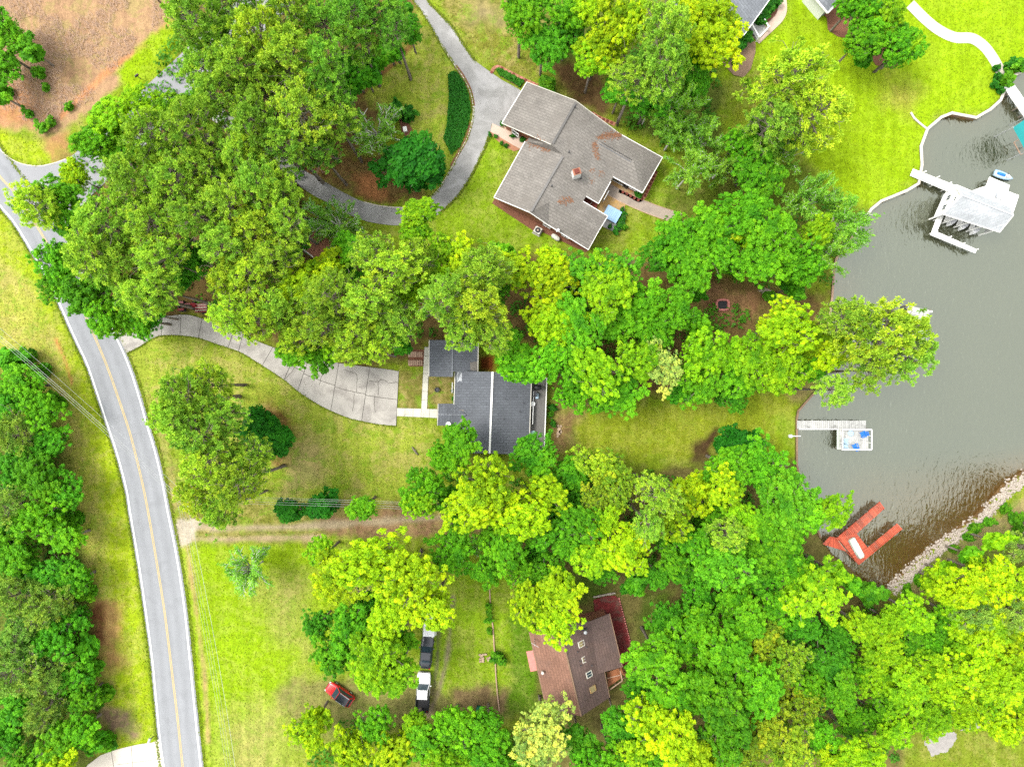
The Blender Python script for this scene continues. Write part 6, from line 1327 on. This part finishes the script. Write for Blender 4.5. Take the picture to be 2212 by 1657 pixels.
tl2 = thing('utility_trailer', 'small slatted trailer beside the dark red tractor', 'trailer', P(438, 667), math.radians(2))
for k_ in range(6): MB().box((0, -.5 + k_ * .2, .62), (1.7, .16, .05)).build('slat', MATS['pink_concrete'] if k_ % 2 else MATS['tractor_red'], tl2)
for s in (-1, 1): MB().tube([(.3, s * .62, .3), (.3, s * .8, .3)], .3, 14).build('wheel', MATS['rubber'], tl2); MB().box((0, s * .6, .8), (1.7, .05, .3)).build('side_rail', MATS['tractor_red'], tl2)
MB().beam((-.85, 0, .5), (-1.5, 0, .45), .08, .08).build('drawbar', MATS['dark_metal'], tl2)

# ------------------------------------------------------------------ poles, wires, small things
def pole(label, base, hgt, rz):
    o = thing('utility_pole', label, 'utility pole', base, rz, 'utility poles'); MB().tube([(0, 0, -.3), (0, 0, hgt)], [.17, .11], 10).build('pole', MATS['timber'], o)
    MB().box((0, 0, hgt - .5), (.14, 2.2, .14)).build('crossarm', MATS['timber'], o)
    for s in (-1, -.35, .35, 1): MB().lathe((0, s, hgt - .4), [(.05, 0), (.07, .08), (.04, .16)], 8).build('insulator', MATS['white_siding'], o)
    return o
pole('bare wooden utility pole leaning out of the top left corner', P(372, 34), 10.5, .8)
hub = P(396, 1076, 9.2); pole('wooden utility pole hidden in the front lawn pines', (hub.x, hub.y, 0), 9.4, .6)
wires = thing('power_lines', 'pale power lines crossing the main road to the front lawn pines', 'power lines')
def wire(a, b, off, sag, parent, rad=.026):
    a, b = Vector(a), Vector(b); d = (b - a); s = Vector((-d.y, d.x, 0)).normalized() * off; pts = [a.lerp(b, t) + s + Vector((0, 0, -sag * 4 * t * (1 - t))) for t in np.linspace(0, 1, 17)]
    MB().tube(pts, rad * .6, 4).build('wire', MATS['wire'], parent)
far = P(-140, 604, 9.2)
for o_, rd_ in ((-.75, .024), (-.45, .024), (-.2, .034), (.55, .022)): wire(far, hub, o_, .9, wires, rd_)
w2_ = thing('power_lines', 'pale power lines running right from the front lawn pines over the track', 'power lines')
fe = P(1050, 1098, 8.8)
for o_ in (-.55, -.25, .1, .35): wire(hub, fe, o_, .7, w2_, .024)
w3 = thing('power_lines', 'thin power lines running down beside the main road', 'power lines')
fs_ = P(512, 1720, 8.6)
for o_, rd_ in ((.35, .034), (-.9, .018), (-.55, .018), (-.2, .018)): wire(hub, fs_, o_, .8, w3, rd_)
mb_ = thing('mailbox', 'black mailbox on the grass corner by the side road', 'mailbox', P(304, 171), .7)
MB().box((0, 0, .5), (.1, .1, 1.0)).build('post', MATS['timber'], mb_); MB().loft([[(x_, -.13, 1.0), (x_, .13, 1.0), (x_, .13, 1.15), (x_, .07, 1.24), (x_, -.07, 1.24), (x_, -.13, 1.15)] for x_ in (-.3, .3)]).build('box', MATS['black'], mb_); MB().box((.2, -.15, 1.2), (.05, .02, .2)).build('flag', MATS['tail_red'], mb_)
mb2 = thing('mailbox', 'grey mailbox on the verge beside the bottom driveway', 'mailbox', P(*TBL(992, 1458)), 1.2)
MB().box((0, 0, .5), (.12, .12, 1.0)).build('post', MATS['dark_metal'], mb2); MB().loft([[(x_, -.16, 1.0), (x_, .16, 1.0), (x_, .16, 1.18), (x_, .08, 1.28), (x_, -.08, 1.28), (x_, -.16, 1.18)] for x_ in (-.34, .34)]).build('box', MATS['metal'], mb2)
wbx = thing('utility_box', 'small white box in the mulch bed inside the loop', 'utility box', P(*T2(968, 845)), .2)
MB().box((0, 0, .25), (.5, .65, .5)).build('casing', MATS['white_siding'], wbx); MB().box((0, 0, .52), (.56, .7, .05)).build('lid', MATS['white_wood'], wbx)
sheet('box_bed', PL([T2(*q) for q in [(925, 770), (960, 765), (1015, 840), (975, 890), (945, 860)]]), MATS['mulch'], .025, kind='structure')
# fire pit: every block its own piece
fp = thing('fire_pit', 'rounded square fire pit of pinkish blocks in the brown clearing', 'fire pit', P(*T7(1361, 318)))
ring = []
for t in np.linspace(0, 2 * math.pi, 25)[:-1]:
    c_, s_ = math.cos(t), math.sin(t); k_ = 0.9 / (abs(c_) ** 4 + abs(s_) ** 4) ** .25; ring.append((c_ * k_ * .96, s_ * k_ * .82, t))
for lay in (0, 1):
    for i, (x_, y_, t) in enumerate(ring):
        nx_, ny_, _ = ring[(i + 1) % len(ring)]; MB().box((x_, y_, .09 + lay * .17), (.23, .30, .16), math.atan2(ny_ - y_, nx_ - x_)).build('block', MATS['ring_brick'], fp)
MB().prism([(a * .85, b * .85) for a, b, _ in ring], -.02, .06).build('ash_bed', MATS['black'], fp)
sheet('tan_path', PL([T7(*q) for q in [(1590, 225), (1640, 205), (1700, 235), (1720, 290), (1650, 262)]]), MATS['walk_tan'], .03, kind='structure')
# ivy bed inside the loop and strip of low plants
def cover(name, label, poly, n, colr, hmax=.35, lf=.14):
    r = np.random.default_rng(len(name) + n); xs = [q[0] for q in poly]; ys = [q[1] for q in poly]
    a = r.uniform(min(xs), max(xs), n); b = r.uniform(min(ys), max(ys), n); k = in_poly(a, b, poly); a, b = a[k], b[k]; m_ = len(a)
    C_ = np.array([P(u, v_) for u, v_ in zip(a, b)]); C_[:, 2] = r.uniform(.04, hmax, m_)
    o = bpy.data.objects.new(name, leaf_mesh(name, [cards(C_, unit(r.normal(size=(m_, 3)) * .5 + [0, 0, 1]), r.uniform(lf * .6, lf * 1.4, m_), .65, r.normal(.5, .17, m_), r)], MATS['leaves'])); link(o); o.color = (*colr, 1)
    return tag(o, label, 'ground cover', kind='stuff')
IVY = [(968, 162), (978, 155), (990, 160), (1003, 180), (1012, 205), (1017, 240), (1010, 275), (993, 318), (975, 335), (958, 300), (966, 272), (970, 210)]
cover('ivy_bed', 'dark green ivy bed along the inner edge of the loop driveway', IVY, 9000, (.022, .13, .01), .3)
cover('ivy_patch', 'green ground cover inside the brick border by the driveway', [C5(*q) for q in [(150, 75), (180, 62), (240, 92), (385, 168), (350, 220), (300, 185), (190, 125)]], 2600, (.04, .17, .01))
cover('bed_plants', 'low flowers and leaves in the bed beside the patio', [C5(*q) for q in [(1200, 1270), (1235, 1300), (1220, 1390), (1180, 1425), (1140, 1420)]], 900, (.05, .16, .03), .5)
band(resample(cur([(984, 143), (1001, 167), (1016, 197), (1023, 230)]), 30), .5, .035, 'mulch_edge', MATS['mulch'], loop)
band(resample(cur([(1018, 265), (1008, 300), (990, 332), (975, 360)]), 30), .5, .035, 'mulch_edge', MATS['mulch'], loop)
# dry brush on the clay field
r = np.random.default_rng(77); poly = [(0, 0), (372, 0), (355, 40), (250, 150), (200, 215), (110, 275), (40, 260), (0, 230)]
n = 9000; a = r.uniform(0, 380, n); b = r.uniform(0, 285, n); k = in_poly(a, b, poly) & (vnoise(a, b, 40, 5) > .38); a, b = a[k], b[k]; m_ = len(a)
C_ = np.array([P(u, v_) for u, v_ in zip(a, b)]); C_[:, 2] = 0.02; d = np.stack([r.normal(-.3, .6, m_), r.normal(.5, .6, m_), r.uniform(.15, .6, m_)], -1); d = unit(d) * r.uniform(.3, .9, (m_, 1)); sd_ = unit(np.cross(d, [0, 0, 1])) * r.uniform(.015, .04, (m_, 1))
V_ = np.stack([C_ - sd_, C_ + sd_, C_ + d + sd_ * .4, C_ + d - sd_ * .4], 1).reshape(-1, 3)
me = grid_mesh('dry_brush', V_[:, 0], V_[:, 1], V_[:, 2], np.arange(4 * m_).reshape(-1, 4), MATS['pale_timber'], {}); tag(link(bpy.data.objects.new('dry_brush', me)), 'dry brown brush covering the clay field', 'brush', kind='stuff')
sn = thing('tree_snag', 'grey leafless trunk leaning over the clay field at the left edge', 'dead tree', P(66, 150))
MB().tube([(0, 0, 0), (-.6, .35, 3.0), (-1.6, 1.0, 7.0)], [.2, .16, .08], 8).build('trunk', MATS['bark'], sn, True); MB().tube([(-.6, .35, 3.0), (-.4, 1.0, 4.0)], [.07, .03], 5).build('branch', MATS['bark'], sn)
# timber edging and stone steps on the lawn left of the brown house
ed = thing('garden_edging', 'thin brown timber edging line down the lawn beside the brown house', 'edging')
ep = [P(*TM(*q)) for q in [(1510, 470), (1515, 560), (1522, 660), (1535, 760), (1540, 860), (1548, 960), (1552, 1060), (1562, 1180), (1575, 1290)]]
for i in range(len(ep) - 1): MB().beam(ep[i] + Vector((0, 0, .1)), ep[i + 1] + Vector((0, 0, .1)), .16, .2).build('timber', MATS['pale_timber'], ed)
stp = thing('stone_steps', 'cluster of pinkish stone steps beside the timber edging', 'steps', P(*TM(1490, 945)))
for i in range(14):
    x_, y_ = random.uniform(-.9, .8), random.uniform(-.7, .7); poly_ = [(x_ + .22 * math.cos(t) * random.uniform(.8, 1.2), y_ + .17 * math.sin(t) * random.uniform(.8, 1.2)) for t in np.linspace(0, 5.4, 6)]
    MB().prism(poly_, -.02, .08 + .008 * i).build('stone', MATS['flagstone'], stp)
gb = thing('rubbish_bin', 'teal green bin standing below the lawn near the trees', 'bin', P(*TM(1442, 1265)))
MB().loft([[(-w_, -w_, z_), (w_, -w_, z_), (w_, w_, z_), (-w_, w_, z_)] for w_, z_ in ((.24, .05), (.3, 1.0))]).build('bin', MATS['green_plastic'], gb); MB().box((0, 0, 1.03), (.66, .7, .07)).build('lid', MATS['green_plastic'], gb)

# ragged grass creeping over the edges of road and drives
def fringe(name, label, lines, n, colr, jit=.22, side=0.0):
    r = np.random.default_rng(n); C_ = []
    for ln in lines:
        q = resample(ln, 400)
        for _ in range(n): a = q[r.integers(400)]; C_.append((a.x + r.normal() * jit, a.y + r.normal() * jit, r.uniform(.03, .10)))
    C_ = np.array(C_); m_ = len(C_)
    o = bpy.data.objects.new(name, leaf_mesh(name, [cards(C_, unit(r.normal(size=(m_, 3)) * .5 + [0, 0, 1]), r.uniform(.05, .16, m_), .45, r.normal(.5, .2, m_), r)], MATS['leaves'])); link(o); o.color = (*colr, 1)
    return tag(o, label, 'grass', kind='stuff')
fringe('grass_fringe', 'ragged grass along the edges of the main road', [offset_line(RL, -.5), offset_line(RR, .62)], 5200, (.17, .23, .012), .12)
fringe('grass_fringe', 'ragged grass along the edges of the concrete driveways', [cur(DL), cur(LO[:6]), cur(LO[10:16]), cur(LI[:14])], 1500, (.15, .19, .015), .10)

# grass blades over the open lawns, coloured like the turf they grow from
SV, SF = list(RV), list(RF)
for o_ in list(bpy.data.objects):
    if o_.type == 'MESH' and o_.get('kind') == 'structure' and o_.name not in ('ground', 'lake_water'):
        for p_ in o_.data.polygons:
            vs_ = [o_.data.vertices[i].co.copy() for i in p_.vertices]
            for t_ in tessellate_polygon([vs_]): SF.append(tuple(len(SV) + i for i in t_))
            SV.extend(vs_)
stree = BVHTree.FromPolygons(SV, SF)
r = np.random.default_rng(404); n = 210000; a = r.uniform(P(-20, 0).x, P(2230, 0).x, n); b = r.uniform(P(0, 1675).y, P(0, -20).y, n)
ii = np.clip(np.searchsorted(gy, b), 0, ny - 1) * nx + np.clip(np.searchsorted(gx, a), 0, nx - 1)
ok = (sd_l[ii] > .5) & (col[ii, 1] > col[ii, 0] * .98); a, b = a[ok], b[ok]; dn = Vector((0, 0, -1))
keep = [stree.ray_cast(Vector((u, v_, 30)), dn)[0] is None for u, v_ in zip(a, b)]
keep = np.array(keep); a, b = a[keep], b[keep]; m_ = len(a)
ii = np.clip(np.searchsorted(gy, b), 0, ny - 1) * nx + np.clip(np.searchsorted(gx, a), 0, nx - 1); gc = col[ii]
grn = gc[:, 1] > gc[:, 0] * 0.98; a, b, gc, ii = a[grn], b[grn], gc[grn], ii[grn]; m_ = len(a)
gc = gc * r.uniform(.55, 1.35, (m_, 1)) * np.stack([r.uniform(.85, 1.25, m_), np.ones(m_), np.ones(m_)], -1)
C_ = np.stack([a, b, z[ii] + r.uniform(.03, .08, m_)], -1)
v4, f4, _ = cards(C_, unit(r.normal(size=(m_, 3)) * .4 + [0, 0, 1]), r.uniform(.05, .14, m_), .55, np.zeros(m_), r)
mt, nt, b_ = nodes('grass_blades'); nt.links.new(N(nt, 'ShaderNodeAttribute', attribute_name='gcol').outputs['Color'], b_.inputs['Base Color']); b_.inputs['Roughness'].default_value = .9; b_.inputs['Specular IOR Level'].default_value = .1
me = grid_mesh('grass', v4[:, 0], v4[:, 1], v4[:, 2], f4, mt, {'gcol': ('FLOAT_COLOR', np.repeat(np.c_[gc, np.ones(m_)], 4, 0))}); me.polygons.foreach_set('use_smooth', np.zeros(len(f4), bool))
tag(link(bpy.data.objects.new('grass', me)), 'short grass blades over the open lawns and verges', 'grass', kind='stuff')
print('grass cards', m_)
